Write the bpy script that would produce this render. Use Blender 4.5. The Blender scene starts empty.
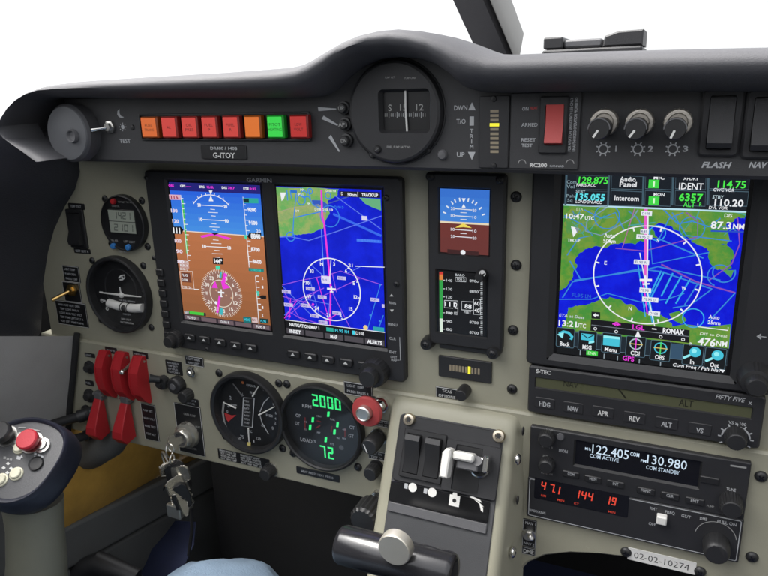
import bpy, bmesh, math, random
from mathutils import Vector, Matrix
from mathutils.geometry import tessellate_polygon
random.seed(7)
SC = bpy.context.scene
COL = SC.collection

# ------------------------------------------------------------------ camera
# the instrument panel is the plane Y = 0 (X right, Z up, metres); the pilots sit on the -Y side
YAW, PITCH, ROLL, FPX = -0.42483089, -0.28274293, -0.02726364, 674.249
CAM = Vector((0.45253979, -0.47601511, 0.06274864))
fwd = Vector((math.sin(YAW) * math.cos(PITCH), math.cos(YAW) * math.cos(PITCH), math.sin(PITCH)))
rgt0 = Vector((math.cos(YAW), -math.sin(YAW), 0)); up0 = rgt0.cross(fwd)
RGT = rgt0 * math.cos(ROLL) + up0 * math.sin(ROLL)
UPV = -rgt0 * math.sin(ROLL) + up0 * math.cos(ROLL)
cam = bpy.data.objects.new('camera', bpy.data.cameras.new('camera')); COL.objects.link(cam)
cam.data.sensor_width = 36.0; cam.data.lens = 36.0 * FPX / 768.0
cam.data.clip_start = 0.01; cam.data.clip_end = 500
cam.matrix_world = Matrix(((RGT.x, UPV.x, -fwd.x, CAM.x), (RGT.y, UPV.y, -fwd.y, CAM.y), (RGT.z, UPV.z, -fwd.z, CAM.z), (0, 0, 0, 1)))
SC.camera = cam

# ------------------------------------------------------------------ sky, sun, exposure
EXPO = 1.8
SUN_EL, SUN_AZ = math.radians(64), math.radians(-98)
w = bpy.data.worlds.new('World'); SC.world = w; w.use_nodes = True
nt = w.node_tree; bg = nt.nodes['Background']
sky = nt.nodes.new('ShaderNodeTexSky'); sky.sky_type = 'NISHITA'; sky.sun_disc = False
sky.sun_elevation = SUN_EL; sky.sun_rotation = SUN_AZ; sky.dust_density = 6.0; sky.air_density = 1.0; sky.ozone_density = 1.0
# the aircraft flies in bright haze: the sky just above the horizon carries on below it
tcw = nt.nodes.new('ShaderNodeTexCoord'); sx = nt.nodes.new('ShaderNodeSeparateXYZ'); cx_ = nt.nodes.new('ShaderNodeCombineXYZ')
ab = nt.nodes.new('ShaderNodeMath'); ab.operation = 'ABSOLUTE'; mxn = nt.nodes.new('ShaderNodeMath'); mxn.operation = 'MAXIMUM'; mxn.inputs[1].default_value = .10
nt.links.new(tcw.outputs['Generated'], sx.inputs[0]); nt.links.new(sx.outputs[0], cx_.inputs[0]); nt.links.new(sx.outputs[1], cx_.inputs[1])
nt.links.new(sx.outputs[2], ab.inputs[0]); nt.links.new(ab.outputs[0], mxn.inputs[0]); nt.links.new(mxn.outputs[0], cx_.inputs[2]); nt.links.new(cx_.outputs[0], sky.inputs['Vector'])
hs = nt.nodes.new('ShaderNodeHueSaturation'); hs.inputs['Saturation'].default_value = 0.15
nt.links.new(sky.outputs[0], hs.inputs['Color']); nt.links.new(hs.outputs[0], bg.inputs[0]); bg.inputs[1].default_value = 0.15
sl = bpy.data.lights.new('sun', 'SUN'); sl.energy = 1.0; sl.angle = math.radians(24); sl.color = (1.0, 0.96, 0.9)
so = bpy.data.objects.new('sun', sl); COL.objects.link(so)
sd = Vector((math.sin(SUN_AZ) * math.cos(SUN_EL), math.cos(SUN_AZ) * math.cos(SUN_EL), math.sin(SUN_EL)))
so.rotation_euler = (-sd).to_track_quat('-Z', 'Y').to_euler()
SC.view_settings.view_transform = 'Standard'; SC.view_settings.look = 'None'
SC.view_settings.exposure = EXPO; SC.view_settings.gamma = 1; SC.view_settings.use_curve_mapping = False
SC.cycles.max_bounces = 6
ES = 1.0 / (2 ** EXPO)          # screens: emission that reads as the display's own colour

# ------------------------------------------------------------------ geometry of the panel plane
def at(px, py, Y=0.0):
    """point of the plane at depth Y that a place measured in the photo stands on -> (X, Z)"""
    d = fwd + RGT * ((px - 384) / FPX) - UPV * ((py - 288) / FPX)
    p = CAM + d * ((Y - CAM.y) / d.y)
    return (p.x, p.z)
def at3(px, py, Y=0.0):
    x, z = at(px, py, Y); return Vector((x, Y, z))
def at_x(px, py, X):
    d = fwd + RGT * ((px - 384) / FPX) - UPV * ((py - 288) / FPX)
    return CAM + d * ((X - CAM.x) / d.x)
def at_pl(px, py, p0, n):
    d = fwd + RGT * ((px - 384) / FPX) - UPV * ((py - 288) / FPX)
    return CAM + d * ((Vector(p0) - CAM).dot(n) / d.dot(n))
def mmv(px, py, Y=0.0): return abs(at(px, py + .5, Y)[1] - at(px, py - .5, Y)[1])
def mmh(px, py, Y=0.0): return abs(at(px + .5, py, Y)[0] - at(px - .5, py, Y)[0])

# ------------------------------------------------------------------ materials
def lin(c):
    if isinstance(c, str):
        c = c.lstrip('#'); c = [int(c[i:i + 2], 16) / 255 for i in (0, 2, 4)]
        c = [x / 12.92 if x <= .04045 else ((x + .055) / 1.055) ** 2.4 for x in c]
    return (c[0], c[1], c[2], 1)
MATS = {}
def E(c, s=1.0, noise=None):
    """a lit display colour"""
    k = ('E', str(c), s)
    if k in MATS: return MATS[k]
    m = bpy.data.materials.new('display_' + str(c).strip('#')); m.use_nodes = True
    b = m.node_tree.nodes['Principled BSDF']
    b.inputs['Base Color'].default_value = (.004, .004, .005, 1); b.inputs['Roughness'].default_value = .22
    b.inputs['Specular IOR Level'].default_value = .45
    lc = lin(c); g_ = .3 * lc[0] + .6 * lc[1] + .1 * lc[2]
    b.inputs['Emission Color'].default_value = [q * .93 + g_ * .05 + .006 for q in lc[:3]] + [1]; b.inputs['Emission Strength'].default_value = ES * s  # colour greyed and lifted a little: the screens' haze is put in here
    MATS[k] = m; return m
def EN(c1, c2, scale, lo=.42, hi=.6):
    """a lit display area mottled between two colours, as relief shading on a moving map"""
    k = ('EN', c1, c2, scale)
    if k in MATS: return MATS[k]
    m = E(c1, .999 + .000001 * len(MATS)).copy(); m.name = 'relief_display'; nt = m.node_tree; b = nt.nodes['Principled BSDF']
    tc = nt.nodes.new('ShaderNodeTexCoord'); n = nt.nodes.new('ShaderNodeTexNoise'); n.inputs['Scale'].default_value = scale; n.inputs['Detail'].default_value = 6; n.inputs['Roughness'].default_value = .7
    nt.links.new(tc.outputs['Object'], n.inputs['Vector'])
    mr = nt.nodes.new('ShaderNodeMapRange'); mr.inputs[1].default_value = lo; mr.inputs[2].default_value = hi; nt.links.new(n.outputs[0], mr.inputs[0])
    mx = nt.nodes.new('ShaderNodeMix'); mx.data_type = 'RGBA'; mx.inputs[6].default_value = lin(c1); mx.inputs[7].default_value = lin(c2)
    nt.links.new(mr.outputs[0], mx.inputs[0]); nt.links.new(mx.outputs[2], b.inputs['Emission Color'])
    MATS[k] = m; return m
def P(name, c, rough=.5, metal=0.0, bump=0.0, scale=900, var=.12, spec=.5, coat=0, mark=0.0):
    """a painted, plastic, metal or cloth surface with mottling, uneven gloss and fine grain"""
    k = ('P', name)
    if k in MATS: return MATS[k]
    m = bpy.data.materials.new(name); m.use_nodes = True
    nt = m.node_tree; b = nt.nodes['Principled BSDF']; L = nt.links.new
    c = lin(c)
    b.inputs['Metallic'].default_value = metal; b.inputs['Specular IOR Level'].default_value = spec
    b.inputs['Coat Weight'].default_value = coat
    tc = nt.nodes.new('ShaderNodeTexCoord')
    n1 = nt.nodes.new('ShaderNodeTexNoise'); n1.inputs['Scale'].default_value = 28; n1.inputs['Detail'].default_value = 6; n1.inputs['Roughness'].default_value = .65
    L(tc.outputs['Object'], n1.inputs['Vector'])
    mx = nt.nodes.new('ShaderNodeMix'); mx.data_type = 'RGBA'
    mx.inputs[6].default_value = [x * (1 - var) for x in c[:3]] + [1]
    mx.inputs[7].default_value = [min(1, x * (1 + var)) for x in c[:3]] + [1]
    L(n1.outputs[0], mx.inputs[0])
    out = mx.outputs[2]
    if mark:
        n3 = nt.nodes.new('ShaderNodeTexNoise'); n3.inputs['Scale'].default_value = 150; n3.inputs['Detail'].default_value = 8; n3.inputs['Roughness'].default_value = .8
        L(tc.outputs['Object'], n3.inputs['Vector'])
        cr = nt.nodes.new('ShaderNodeMapRange'); cr.inputs[1].default_value = .62; cr.inputs[2].default_value = .74; cr.inputs[4].default_value = mark
        L(n3.outputs[0], cr.inputs[0])
        m2 = nt.nodes.new('ShaderNodeMix'); m2.data_type = 'RGBA'; L(cr.outputs[0], m2.inputs[0]); L(out, m2.inputs[6])
        m2.inputs[7].default_value = [min(1, x * 1.6 + .03) for x in c[:3]] + [1]; out = m2.outputs[2]
    L(out, b.inputs['Base Color'])
    mr = nt.nodes.new('ShaderNodeMapRange'); mr.inputs[3].default_value = max(.05, rough - .1); mr.inputs[4].default_value = min(1, rough + .1)
    L(n1.outputs[0], mr.inputs[0]); L(mr.outputs[0], b.inputs['Roughness'])
    if bump:
        n2 = nt.nodes.new('ShaderNodeTexNoise'); n2.inputs['Scale'].default_value = scale; n2.inputs['Detail'].default_value = 3
        L(tc.outputs['Object'], n2.inputs['Vector'])
        bp = nt.nodes.new('ShaderNodeBump'); bp.inputs['Strength'].default_value = bump; bp.inputs['Distance'].default_value = .0006
        L(n2.outputs[0], bp.inputs['Height']); L(bp.outputs[0], b.inputs['Normal'])
    MATS[k] = m; return m
PANEL = P('panel_paint', (.318, .306, .232), .46, bump=.2, scale=1300, var=.10, mark=.22)
PANEL_EDGE = P('panel_paint_edge', (.345, .332, .252), .45, bump=.12, scale=1300, var=.06, mark=.08)
BLK = P('black_plastic', (.017, .017, .018), .42, bump=.15, scale=1600, mark=.1)
BLK2 = P('satin_black_bezel', (.022, .022, .024), .5, bump=.2, scale=2000, mark=.08)
DARK = P('matt_dark_face', (.036, .036, .038), .6, bump=.2, scale=1500, mark=.12)
HOOD = P('grey_black_hood_skin', (.066, .066, .072), .66, bump=.28, scale=1500, var=.16, mark=.14)
KNOB = P('black_rubber_knob', (.018, .018, .019), .45, bump=.1, mark=.2)
FACE = P('instrument_face', (.012, .012, .013), .4, var=.05)
GREY = P('grey_plastic', (.10, .10, .105), .5, bump=.2, mark=.15)
DISC = P('slate_disc', (.105, .108, .115), .55, bump=.15, mark=.2)
STEEL = P('steel', (.62, .61, .58), .28, 1.0, bump=.05)
CHROME = P('chrome', (.8, .79, .76), .16, 1.0)
ALU = P('brushed_aluminium', (.66, .64, .6), .42, 1.0, bump=.1)
BRASS = P('brass', (.75, .5, .18), .3, 1.0)
PRINT = P('white_print', (.62, .62, .6), .6, var=.08)
PRINTD = P('dim_print', (.30, .30, .29), .6, var=.1)
PRINTG = P('grey_print', (.42, .43, .44), .6, var=.08)
RED = P('red_plastic', (.40, .016, .022), .45, bump=.15, mark=.3, spec=.4)
REDP = P('red_print', (.45, .03, .03), .6)
REDRING = P('worn_red_ring', (.42, .055, .055), .5, bump=.1, mark=.25)
BLUEB = P('blue_button', (.03, .17, .45), .45)
LCD = P('grey_green_lcd', (.34, .37, .31), .35, var=.04)
LCDD = P('lcd_digit', (.10, .115, .10), .5)
OLIVE = P('olive_lcd', (.085, .088, .048), .3, var=.05)
OLIVED = P('olive_digit', (.012, .012, .008), .4)
WPAINT = P('white_paint', (.74, .73, .69), .45, mark=.1)
YPAINT = P('yellow_marking', (.72, .6, .2), .5)
TAN = P('unlit_led', (.30, .25, .17), .5)
TAPE = P('white_tape', (.72, .71, .68), .55, var=.03)
BLACKP = P('black_print', (.02, .02, .02), .6)
LEATHER = P('charcoal_vinyl', (.030, .032, .040), .55, bump=.7, scale=700)
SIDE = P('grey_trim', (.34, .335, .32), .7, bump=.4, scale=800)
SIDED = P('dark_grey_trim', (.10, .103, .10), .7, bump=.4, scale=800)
WOOD = P('yellow_varnished_wood', (.50, .29, .06), .36, bump=.15, scale=300, var=.4, mark=.2)
CARPET = P('blue_carpet', (.006, .011, .040), .95, bump=1, scale=1500, var=.4)
TUB = P('black_trim', (.012, .012, .013), .85, bump=.3)
PODP = P('pedestal_grey', (.060, .061, .064), .5, bump=.2, scale=1500, mark=.12)
DENIM = P('denim', (.155, .215, .285), .95, bump=1.0, scale=600, var=.35, mark=.5)
NAVY = P('navy_rubber', (.010, .012, .024), .5, bump=.1)
STICKF = P('stick_face', (.075, .076, .08), .5, bump=.2, mark=.2)
STICKS = P('stick_shaft_paint', (.145, .143, .108), .5, bump=.1, var=.15, mark=.2)
CREAM = P('cream_button', (.62, .60, .46), .5)
KEYM = P('worn_nickel', (.56, .54, .48), .28, .85, bump=.15, mark=.2)
GLOSS = P('gloss_black_lens', (.008, .008, .009), .14, var=.03)

# ------------------------------------------------------------------ mesh builder
TXT = {}
def text_mesh(s, shear, bold):
    k = (s, shear, bold)
    if k in TXT: return TXT[k]
    cu = bpy.data.curves.new('t', 'FONT'); cu.body = s; cu.size = 1; cu.resolution_u = 2; cu.shear = shear; cu.offset = bold
    o = bpy.data.objects.new('t', cu); COL.objects.link(o)
    me = o.to_mesh()
    v = [(p.co.x, p.co.y) for p in me.vertices]; f = [tuple(p.vertices) for p in me.polygons]
    o.to_mesh_clear(); bpy.data.objects.remove(o); bpy.data.curves.remove(cu)
    x0 = min(p[0] for p in v); x1 = max(p[0] for p in v); y0 = min(p[1] for p in v); y1 = max(p[1] for p in v)
    TXT[k] = (v, f, x0, x1, y0, y1); return TXT[k]
def area2(p): return sum(p[i][0] * p[(i + 1) % len(p)][1] - p[(i + 1) % len(p)][0] * p[i][1] for i in range(len(p))) / 2
def rough(pts, amp, it=3, seed=3):
    """a coastline: each stretch of a closed outline broken up by random offsets"""
    rn = random.Random(seed)
    for _ in range(it):
        q = []
        for i in range(len(pts)):
            a = Vector(pts[i]); c = Vector(pts[(i + 1) % len(pts)]); d = c - a; q.append(tuple(a))
            if d.length > 5: m_ = (a + c) / 2 + Vector((-d.y, d.x)).normalized() * min(amp, d.length * .22) * rn.uniform(-1, 1); q.append(tuple(m_))
        pts = q; amp *= .6
    return pts
def ccw(p): return list(p) if area2(p) > 0 else list(p)[::-1]
def inset(p, d):
    n = len(p); out = []
    for i in range(n):
        a = Vector(p[i - 1]); b = Vector(p[i]); c = Vector(p[(i + 1) % n])
        e1 = (b - a); e2 = (c - b)
        if e1.length < 1e-9: e1 = e2
        if e2.length < 1e-9: e2 = e1
        e1 = e1.normalized(); e2 = e2.normalized()
        n1 = Vector((-e1.y, e1.x)); n2 = Vector((-e2.y, e2.x)); m = n1 + n2
        if m.length < 1e-6: m = n1
        m.normalize(); k = max(.35, m.dot(n1)); q = b + m * (d / k); out.append((q.x, q.y))
    return out
def rrect(x0, x1, z0, z1, r=.002, n=4):
    if x0 > x1: x0, x1 = x1, x0
    if z0 > z1: z0, z1 = z1, z0
    r = min(r, (x1 - x0) / 2.01, (z1 - z0) / 2.01); out = []
    for cx, cz, a0 in ((x1 - r, z1 - r, 0), (x0 + r, z1 - r, 90), (x0 + r, z0 + r, 180), (x1 - r, z0 + r, 270)):
        for i in range(n + 1):
            a = math.radians(a0 + 90 * i / n); out.append((cx + r * math.cos(a), cz + r * math.sin(a)))
    return out
def circ(cx, cz, r, n=40, rz=None):
    rz = rz or r
    return [(cx + r * math.cos(2 * math.pi * i / n), cz + rz * math.sin(2 * math.pi * i / n)) for i in range(n)]
WORDS = ['ON', 'OFF', 'FUEL', 'PUMP', 'OIL', 'PRESS', 'TEMP', 'AMP', 'VOLT', 'MAIN', 'ALT', 'BATT', 'LIGHT', 'HEAT', 'LEFT', 'CARB', 'OPEN', 'SET', 'TEST', 'AIR', 'RPM', 'MAX', 'KTS', 'R', 'NO', 'IN']
CODES = ['D12', 'R45', 'LN', 'P31', 'TMA', 'D108', 'R68', 'FL95', '19', 'C2', 'CTR', 'N4', 'D', 'R']
CODED = []
SEG = {'0': 'abcdef', '1': 'bc', '2': 'abged', '3': 'abgcd', '4': 'fgbc', '5': 'afgcd', '6': 'afgedc', '7': 'abc', '8': 'abcdefg', '9': 'abcdfg', '-': 'g', 'E': 'afged', 'F': 'afge'}

class MB:
    def __init__(s): s.v = []; s.f = []; s.m = []; s.mats = []
    def mi(s, m):
        if m not in s.mats: s.mats.append(m)
        return s.mats.index(m)
    def add(s, vs, fs, m):
        k = len(s.v); s.v += [tuple(p) for p in vs]; i = s.mi(m)
        for f in fs: s.f.append(tuple(k + j for j in f)); s.m.append(i)
    # ---- solids
    def box(s, x0, x1, y0, y1, z0, z1, m):
        v = [(x, y, z) for x in (x0, x1) for y in (y0, y1) for z in (z0, z1)]
        s.add(v, [(0, 1, 3, 2), (4, 6, 7, 5), (0, 4, 5, 1), (2, 3, 7, 6), (0, 2, 6, 4), (1, 5, 7, 3)], m)
    def prism(s, pts, yf, yb, m, ch=.0006, back=False):
        """outline in XZ from the front yf (nearer the viewer) to yb, front edge chamfered"""
        p = ccw(pts); n = len(p)
        q = inset(p, ch) if ch else p
        v = [(x, yf, z) for x, z in q] + [(x, yf + ch, z) for x, z in p] + [(x, yb, z) for x, z in p]
        fs = []
        for i in range(n):
            j = (i + 1) % n
            fs += [(i, i + n, j + n, j), (i + n, i + 2 * n, j + 2 * n, j + n)]
        tri = tessellate_polygon([[Vector((a, b, 0)) for a, b in q]])
        for t in tri:
            a = area2([q[t[0]], q[t[1]], q[t[2]]])
            fs.append(tuple(t) if a > 0 else tuple(t)[::-1])
        if back: fs.append(tuple(range(3 * n - 1, 2 * n - 1, -1)))
        s.add(v, fs, m)
    def flat(s, pts, y, m):
        p = ccw(pts)
        if len(p) <= 4: s.add([(a, y, b) for a, b in p], [tuple(range(len(p)))], m); return
        fs = []
        for t in tessellate_polygon([[Vector((a, b, 0)) for a, b in p]]):
            fs.append(tuple(t) if area2([p[i] for i in t]) > 0 else tuple(t)[::-1])
        s.add([(a, y, b) for a, b in p], fs, m)
    def holed(s, outer, holes, yf, yb, m, ch=.0008, hdepth=.002, slope=.0012, hm=None):
        """a plate with real openings: chamfered outer edge, sloping inner rims"""
        o = ccw(outer); n = len(o); q = inset(o, ch)
        s.add([(x, yf, z) for x, z in q] + [(x, yf + ch, z) for x, z in o] + [(x, yb, z) for x, z in o],
              [f for i in range(n) for j in [(i + 1) % n] for f in ((i, i + n, j + n, j), (i + n, i + 2 * n, j + 2 * n, j + n))], m)
        hs_ = [ccw(h) for h in holes]
        allp = q + [p for h in hs_ for p in h]
        fs = []
        for t in tessellate_polygon([[Vector((a, b, 0)) for a, b in q]] + [[Vector((a, b, 0)) for a, b in h] for h in hs_]):
            fs.append(tuple(t) if area2([allp[i] for i in t]) > 0 else tuple(t)[::-1])
        s.add([(a, yf, b) for a, b in allp], fs, m)
        for h in hs_:
            g = inset(h, slope); k = len(h)
            s.add([(a, yf, b) for a, b in h] + [(a, yf + hdepth, b) for a, b in g],
                  [(i, (i + 1) % k, (i + 1) % k + k, i + k) for i in range(k)], hm or m)
    def lathe(s, cx, cz, prof, m, n=36, flute=0, fa=0.0, cap=True):
        """profile of (radius, y) turned about an axis square to the panel"""
        v = []; fs = []
        for r, y in prof:
            for i in range(n):
                a = 2 * math.pi * i / n; rr = r * (1 + (fa * math.cos(flute * a) if flute else 0))
                v.append((cx + rr * math.cos(a), y, cz + rr * math.sin(a)))
        for k in range(len(prof) - 1):
            for i in range(n):
                j = (i + 1) % n; fs.append((k * n + i, (k + 1) * n + i, (k + 1) * n + j, k * n + j))
        if cap and prof[0][0] > 1e-6: fs.append(tuple(range(n)))
        s.add(v, fs, m)
    def knob(s, cx, cz, r, y0, h, m=None, flute=0, fa=.04, top=.86):
        m = m or KNOB
        s.lathe(cx, cz, [(r * top * .9, y0 - h), (r * top, y0 - h + r * .06), (r * .98, y0 - h * .75), (r, y0 - h * .2), (r, y0)], m, 48 if flute else 32, flute, fa)
    def tube(s, pts, r, m, n=12, cap=True):
        pts = [Vector(p) for p in pts]; R = r if isinstance(r, (list, tuple)) else [r] * len(pts)
        v = []; fs = []; up = None
        for i, p in enumerate(pts):
            d = (pts[min(i + 1, len(pts) - 1)] - pts[max(i - 1, 0)]).normalized()
            if up is None: up = d.orthogonal().normalized()
            up = (up - d * up.dot(d)).normalized(); b = d.cross(up)
            for k in range(n):
                a = 2 * math.pi * k / n; v.append(p + up * (R[i] * math.cos(a)) + b * (R[i] * math.sin(a)))
        for i in range(len(pts) - 1):
            for k in range(n):
                j = (k + 1) % n; fs.append((i * n + k, i * n + j, (i + 1) * n + j, (i + 1) * n + k))
        if cap: fs.append(tuple(range(n - 1, -1, -1))); fs.append(tuple((len(pts) - 1) * n + k for k in range(n)))
        s.add(v, fs, m)
    def ball(s, c, r, m, n=16):
        rx, ry, rz = r if isinstance(r, (tuple, list)) else (r, r, r); v = []; fs = []
        k = n // 2
        for i in range(k + 1):
            t = math.pi * i / k
            for j in range(n):
                a = 2 * math.pi * j / n; v.append((c[0] + rx * math.sin(t) * math.cos(a), c[1] + ry * math.sin(t) * math.sin(a), c[2] + rz * math.cos(t)))
        for i in range(k):
            for j in range(n): fs.append((i * n + j, (i + 1) * n + j, (i + 1) * n + (j + 1) % n, i * n + (j + 1) % n))
        s.add(v, fs, m)
    def torus(s, c, R, r, nrm, m, n=28, k=8):
        nrm = Vector(nrm).normalized(); a = nrm.orthogonal().normalized(); b = nrm.cross(a)
        pts = [Vector(c) + a * (R * math.cos(2 * math.pi * i / n)) + b * (R * math.sin(2 * math.pi * i / n)) for i in range(n + 1)]
        s.tube(pts, r, m, k, cap=False)
    def extrude(s, pts3, vec, m, cap2=True):
        """a planar 3D outline pushed along a vector"""
        n = len(pts3); v = [Vector(p) for p in pts3]; w_ = [p + Vector(vec) for p in v]
        fs = [(i, (i + 1) % n, (i + 1) % n + n, i + n) for i in range(n)]
        fs += [tuple(t) for t in tessellate_polygon([v])]
        if cap2: fs += [tuple(i + n for i in t[::-1]) for t in tessellate_polygon([v])]
        s.add(v + w_, fs, m)
    # ---- marks lying on a face
    def line(s, p, q, wd, y, m):
        p = Vector(p); q = Vector(q); d = q - p
        if d.length < 1e-9: return
        nn = Vector((-d.y, d.x)).normalized() * (wd / 2)
        s.flat([tuple(p + nn), tuple(p - nn), tuple(q - nn), tuple(q + nn)], y, m)
    def poly(s, pts, wd, y, m, closed=False):
        n = len(pts); pts = [Vector(p) for p in pts]; L_ = []
        for i in range(n):
            a = pts[i - 1] if (i or closed) else pts[i]; c = pts[(i + 1) % n] if (i < n - 1 or closed) else pts[i]
            d = c - a
            if d.length < 1e-9: d = Vector((1, 0))
            d.normalize(); nn = Vector((-d.y, d.x)) * (wd / 2); L_.append((pts[i] + nn, pts[i] - nn))
        for i in range(n if closed else n - 1):
            a, b = L_[i]; c, d = L_[(i + 1) % n]; s.flat([tuple(a), tuple(b), tuple(d), tuple(c)], y, m)
    def ring(s, cx, cz, r, wd, y, m, a0=0, a1=360, n=48):
        pts = [(cx + r * math.cos(math.radians(a0 + (a1 - a0) * i / n)), cz + r * math.sin(math.radians(a0 + (a1 - a0) * i / n))) for i in range(n + 1)]
        s.poly(pts, wd, y, m)
    def disc(s, cx, cz, r, y, m, n=24): s.flat(circ(cx, cz, r, n), y, m)
    def text(s, t, cx, cz, h, y, m, wd=None, al='c', shear=0, bold=.012, rot=0):
        v, f, x0, x1, y0, y1 = text_mesh(t, shear, bold)
        k = h / .72; kx = k if wd is None else wd / max(1e-6, x1 - x0)
        if t in '-.,°': kx = k
        ox = {'c': (x0 + x1) / 2, 'l': x0, 'r': x1}[al]; c_, s_ = math.cos(rot), math.sin(rot); out = []
        for a, b in v:
            a = (a - ox) * kx; b = (b - .36) * k
            out.append((cx + a * c_ - b * s_, y, cz + a * s_ + b * c_))
        s.add(out, f, m)
    def seg7(s, t, cx, cz, wd, h, y, m, th=None, slant=.12, gap=.35):
        th = th or h * .13; n = len(t.replace('.', '')); cw = wd / (n + gap * (n - 1)); x = cx - wd / 2; sh = lambda X, Z: (X + (Z - cz) * slant, Z)
        for c in t:
            if c == '.': s.flat([sh(x - cw * .28, cz - h / 2), sh(x - cw * .28 + th, cz - h / 2), sh(x - cw * .28 + th, cz - h / 2 + th), sh(x - cw * .28, cz - h / 2 + th)], y, m); continue
            x1 = x + cw; zt, zm, zb = cz + h / 2, cz, cz - h / 2; g = th * .12
            S = {'a': (x, zt - th, x1, zt), 'd': (x, zb, x1, zb + th), 'g': (x + th * .5, zm - th / 2, x1 - th * .5, zm + th / 2),
                 'f': (x, zm + g, x + th, zt - g), 'b': (x1 - th, zm + g, x1, zt - g), 'e': (x, zb + g, x + th, zm - g), 'c': (x1 - th, zb + g, x1, zm - g)}
            for k in SEG.get(c, ''):
                a, b, c2, d = S[k]; yy = y if k in 'adg' else y + .00001
                s.flat([sh(a, b), sh(c2, b), sh(c2, d), sh(a, d)], yy, m)
            x += cw * (1 + gap)
    def scrib(s, x0, x1, cz, h, y, m, rnd=None):
        """a line of lettering too small to read in the photo: letter-sized strokes"""
        x = x0; first = True
        while True:
            room = x1 - x; k = room / h
            fit = [w_ for w_ in (CODES if m in CODED else WORDS) if len(w_) * .74 <= k]
            if not fit: break
            w_ = random.choice([q for q in fit if len(q) >= min(4, max(len(q) for q in fit))]); wd = len(w_) * h * .70
            s.text(w_, x, cz, h, y, m, wd, 'l'); x += wd + h * .5
    # ---- link
    def build(s, name, parent=None, label=None, smooth=35, mods=None):
        o = make_obj(name, None, parent)
        loc = Vector((0, 0, 0))
        p = parent
        while p is not None: loc += p.location; p = p.parent
        me = bpy.data.meshes.new(name)
        me.from_pydata([(a - loc.x, b - loc.y, c - loc.z) for a, b, c in s.v], [], s.f)
        for m in s.mats: me.materials.append(m)
        me.polygons.foreach_set('material_index', s.m)
        me.polygons.foreach_set('use_smooth', [True] * len(s.f))
        me.update(); me.set_sharp_from_angle(angle=math.radians(smooth))
        o = bpy.data.objects.new(name, me); COL.objects.link(o)
        if parent: o.parent = parent
        if label: o['label'] = label
        return o
def make_obj(*a): return None
def thing(name, label, cat, loc=(0, 0, 0), group=None):
    o = bpy.data.objects.new(name, None); COL.objects.link(o); o.location = loc; o.empty_display_size = .01
    o['label'] = label; o['category'] = cat
    if group: o['group'] = group
    return o
def single(o, label, cat, group=None, kind=None):
    if label: o['label'] = label
    if cat: o['category'] = cat
    if group: o['group'] = group
    if kind: o['kind'] = kind
    return o
def dup(root, loc, label):
    r = root.copy(); COL.objects.link(r); r.location = loc; r['label'] = label
    for ch in list(root.children):
        c = ch.copy(); COL.objects.link(c); c.parent = r
        for g in list(ch.children):
            d = g.copy(); COL.objects.link(d); d.parent = c
    return r
class CV:
    """marks on a flat face, entered in the coordinates of an enlarged detail of it"""
    def __init__(s, mb, crop, Y): s.mb = mb; s.x0, s.y0, s.k = crop; s.Y = Y
    def px(s, cx, cy): return (s.x0 + cx / s.k, s.y0 + cy / s.k)
    def p(s, cx, cy): return at(*s.px(cx, cy), s.Y)
    def mh(s, cx, cy): return mmh(*s.px(cx, cy), s.Y) / s.k
    def mv(s, cx, cy): return mmv(*s.px(cx, cy), s.Y) / s.k
    def y(s, L): return s.Y - .00006 * L
    def t(s, txt, cx, cy, h, wd, m, L=3, **k):
        x, z = s.p(cx, cy); s.mb.text(txt, x, z, h * s.mv(cx, cy), s.y(L), m, None if wd is None else wd * s.mh(cx, cy), **k)
    def sc(s, x0, x1, cy, h, m, L=3):
        cm = (x0 + x1) / 2; x, z = s.p(cm, cy); hw = (x1 - x0) / 2 * s.mh(cm, cy); s.mb.scrib(x - hw, x + hw, z, h * s.mv(cm, cy), s.y(L), m)
    def g(s, txt, cx, cy, h, wd, m, L=3, **k):
        x, z = s.p(cx, cy); s.mb.seg7(txt, x, z, wd * s.mh(cx, cy), h * s.mv(cx, cy), s.y(L), m, **k)
    def l(s, pts, wd, m, L=2, closed=False):
        cx, cy = pts[0]; q_ = [s.p(*q) for q in pts]
        if s.clip: a, b, c, d = s.clip; q_ = [(min(max(x, a), b), min(max(z, c), d)) for x, z in q_]
        s.mb.poly(q_, wd * s.mv(cx, cy), s.y(L), m, closed)
    clip = None
    def f(s, pts, m, L=1):
        q = [s.p(*a) for a in pts]
        if s.clip: a, b, c, d = s.clip; q = [(min(max(x, a), b), min(max(z, c), d)) for x, z in q]
        s.mb.flat(q, s.y(L), m)
    def r(s, x0, y0, x1, y1, m, L=1):
        """an upright rectangle centred on the box"""
        cx, cy = (x0 + x1) / 2, (y0 + y1) / 2; x, z = s.p(cx, cy); a = (x1 - x0) / 2 * s.mh(cx, cy); b = (y1 - y0) / 2 * s.mv(cx, cy)
        s.mb.flat([(x - a, z - b), (x + a, z - b), (x + a, z + b), (x - a, z + b)], s.y(L), m)
    def o(s, cx, cy, rv, wd, m, L=2, a0=0, a1=360, n=48):
        x, z = s.p(cx, cy); k = s.mv(cx, cy); s.mb.ring(x, z, rv * k, wd * k, s.y(L), m, a0, a1, n)
    def d(s, cx, cy, rv, m, L=2, n=16):
        x, z = s.p(cx, cy); s.mb.disc(x, z, rv * s.mv(cx, cy), s.y(L), m, n)
    def bands(s, x0, x1, z0, z1, c0, c1, n, L=0):
        a = lin(c0); b = lin(c1)
        for i in range(n):
            t = (i + .5) / n; c = tuple(a[k] * (1 - t) + b[k] * t for k in range(3))
            za = z0 + (z1 - z0) * i / n; zb = z0 + (z1 - z0) * (i + 1) / n
            s.mb.flat([(x0, min(za, zb)), (x1, min(za, zb)), (x1, max(za, zb)), (x0, max(za, zb))], s.y(L), E(tuple(round(q, 4) for q in c)))
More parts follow.
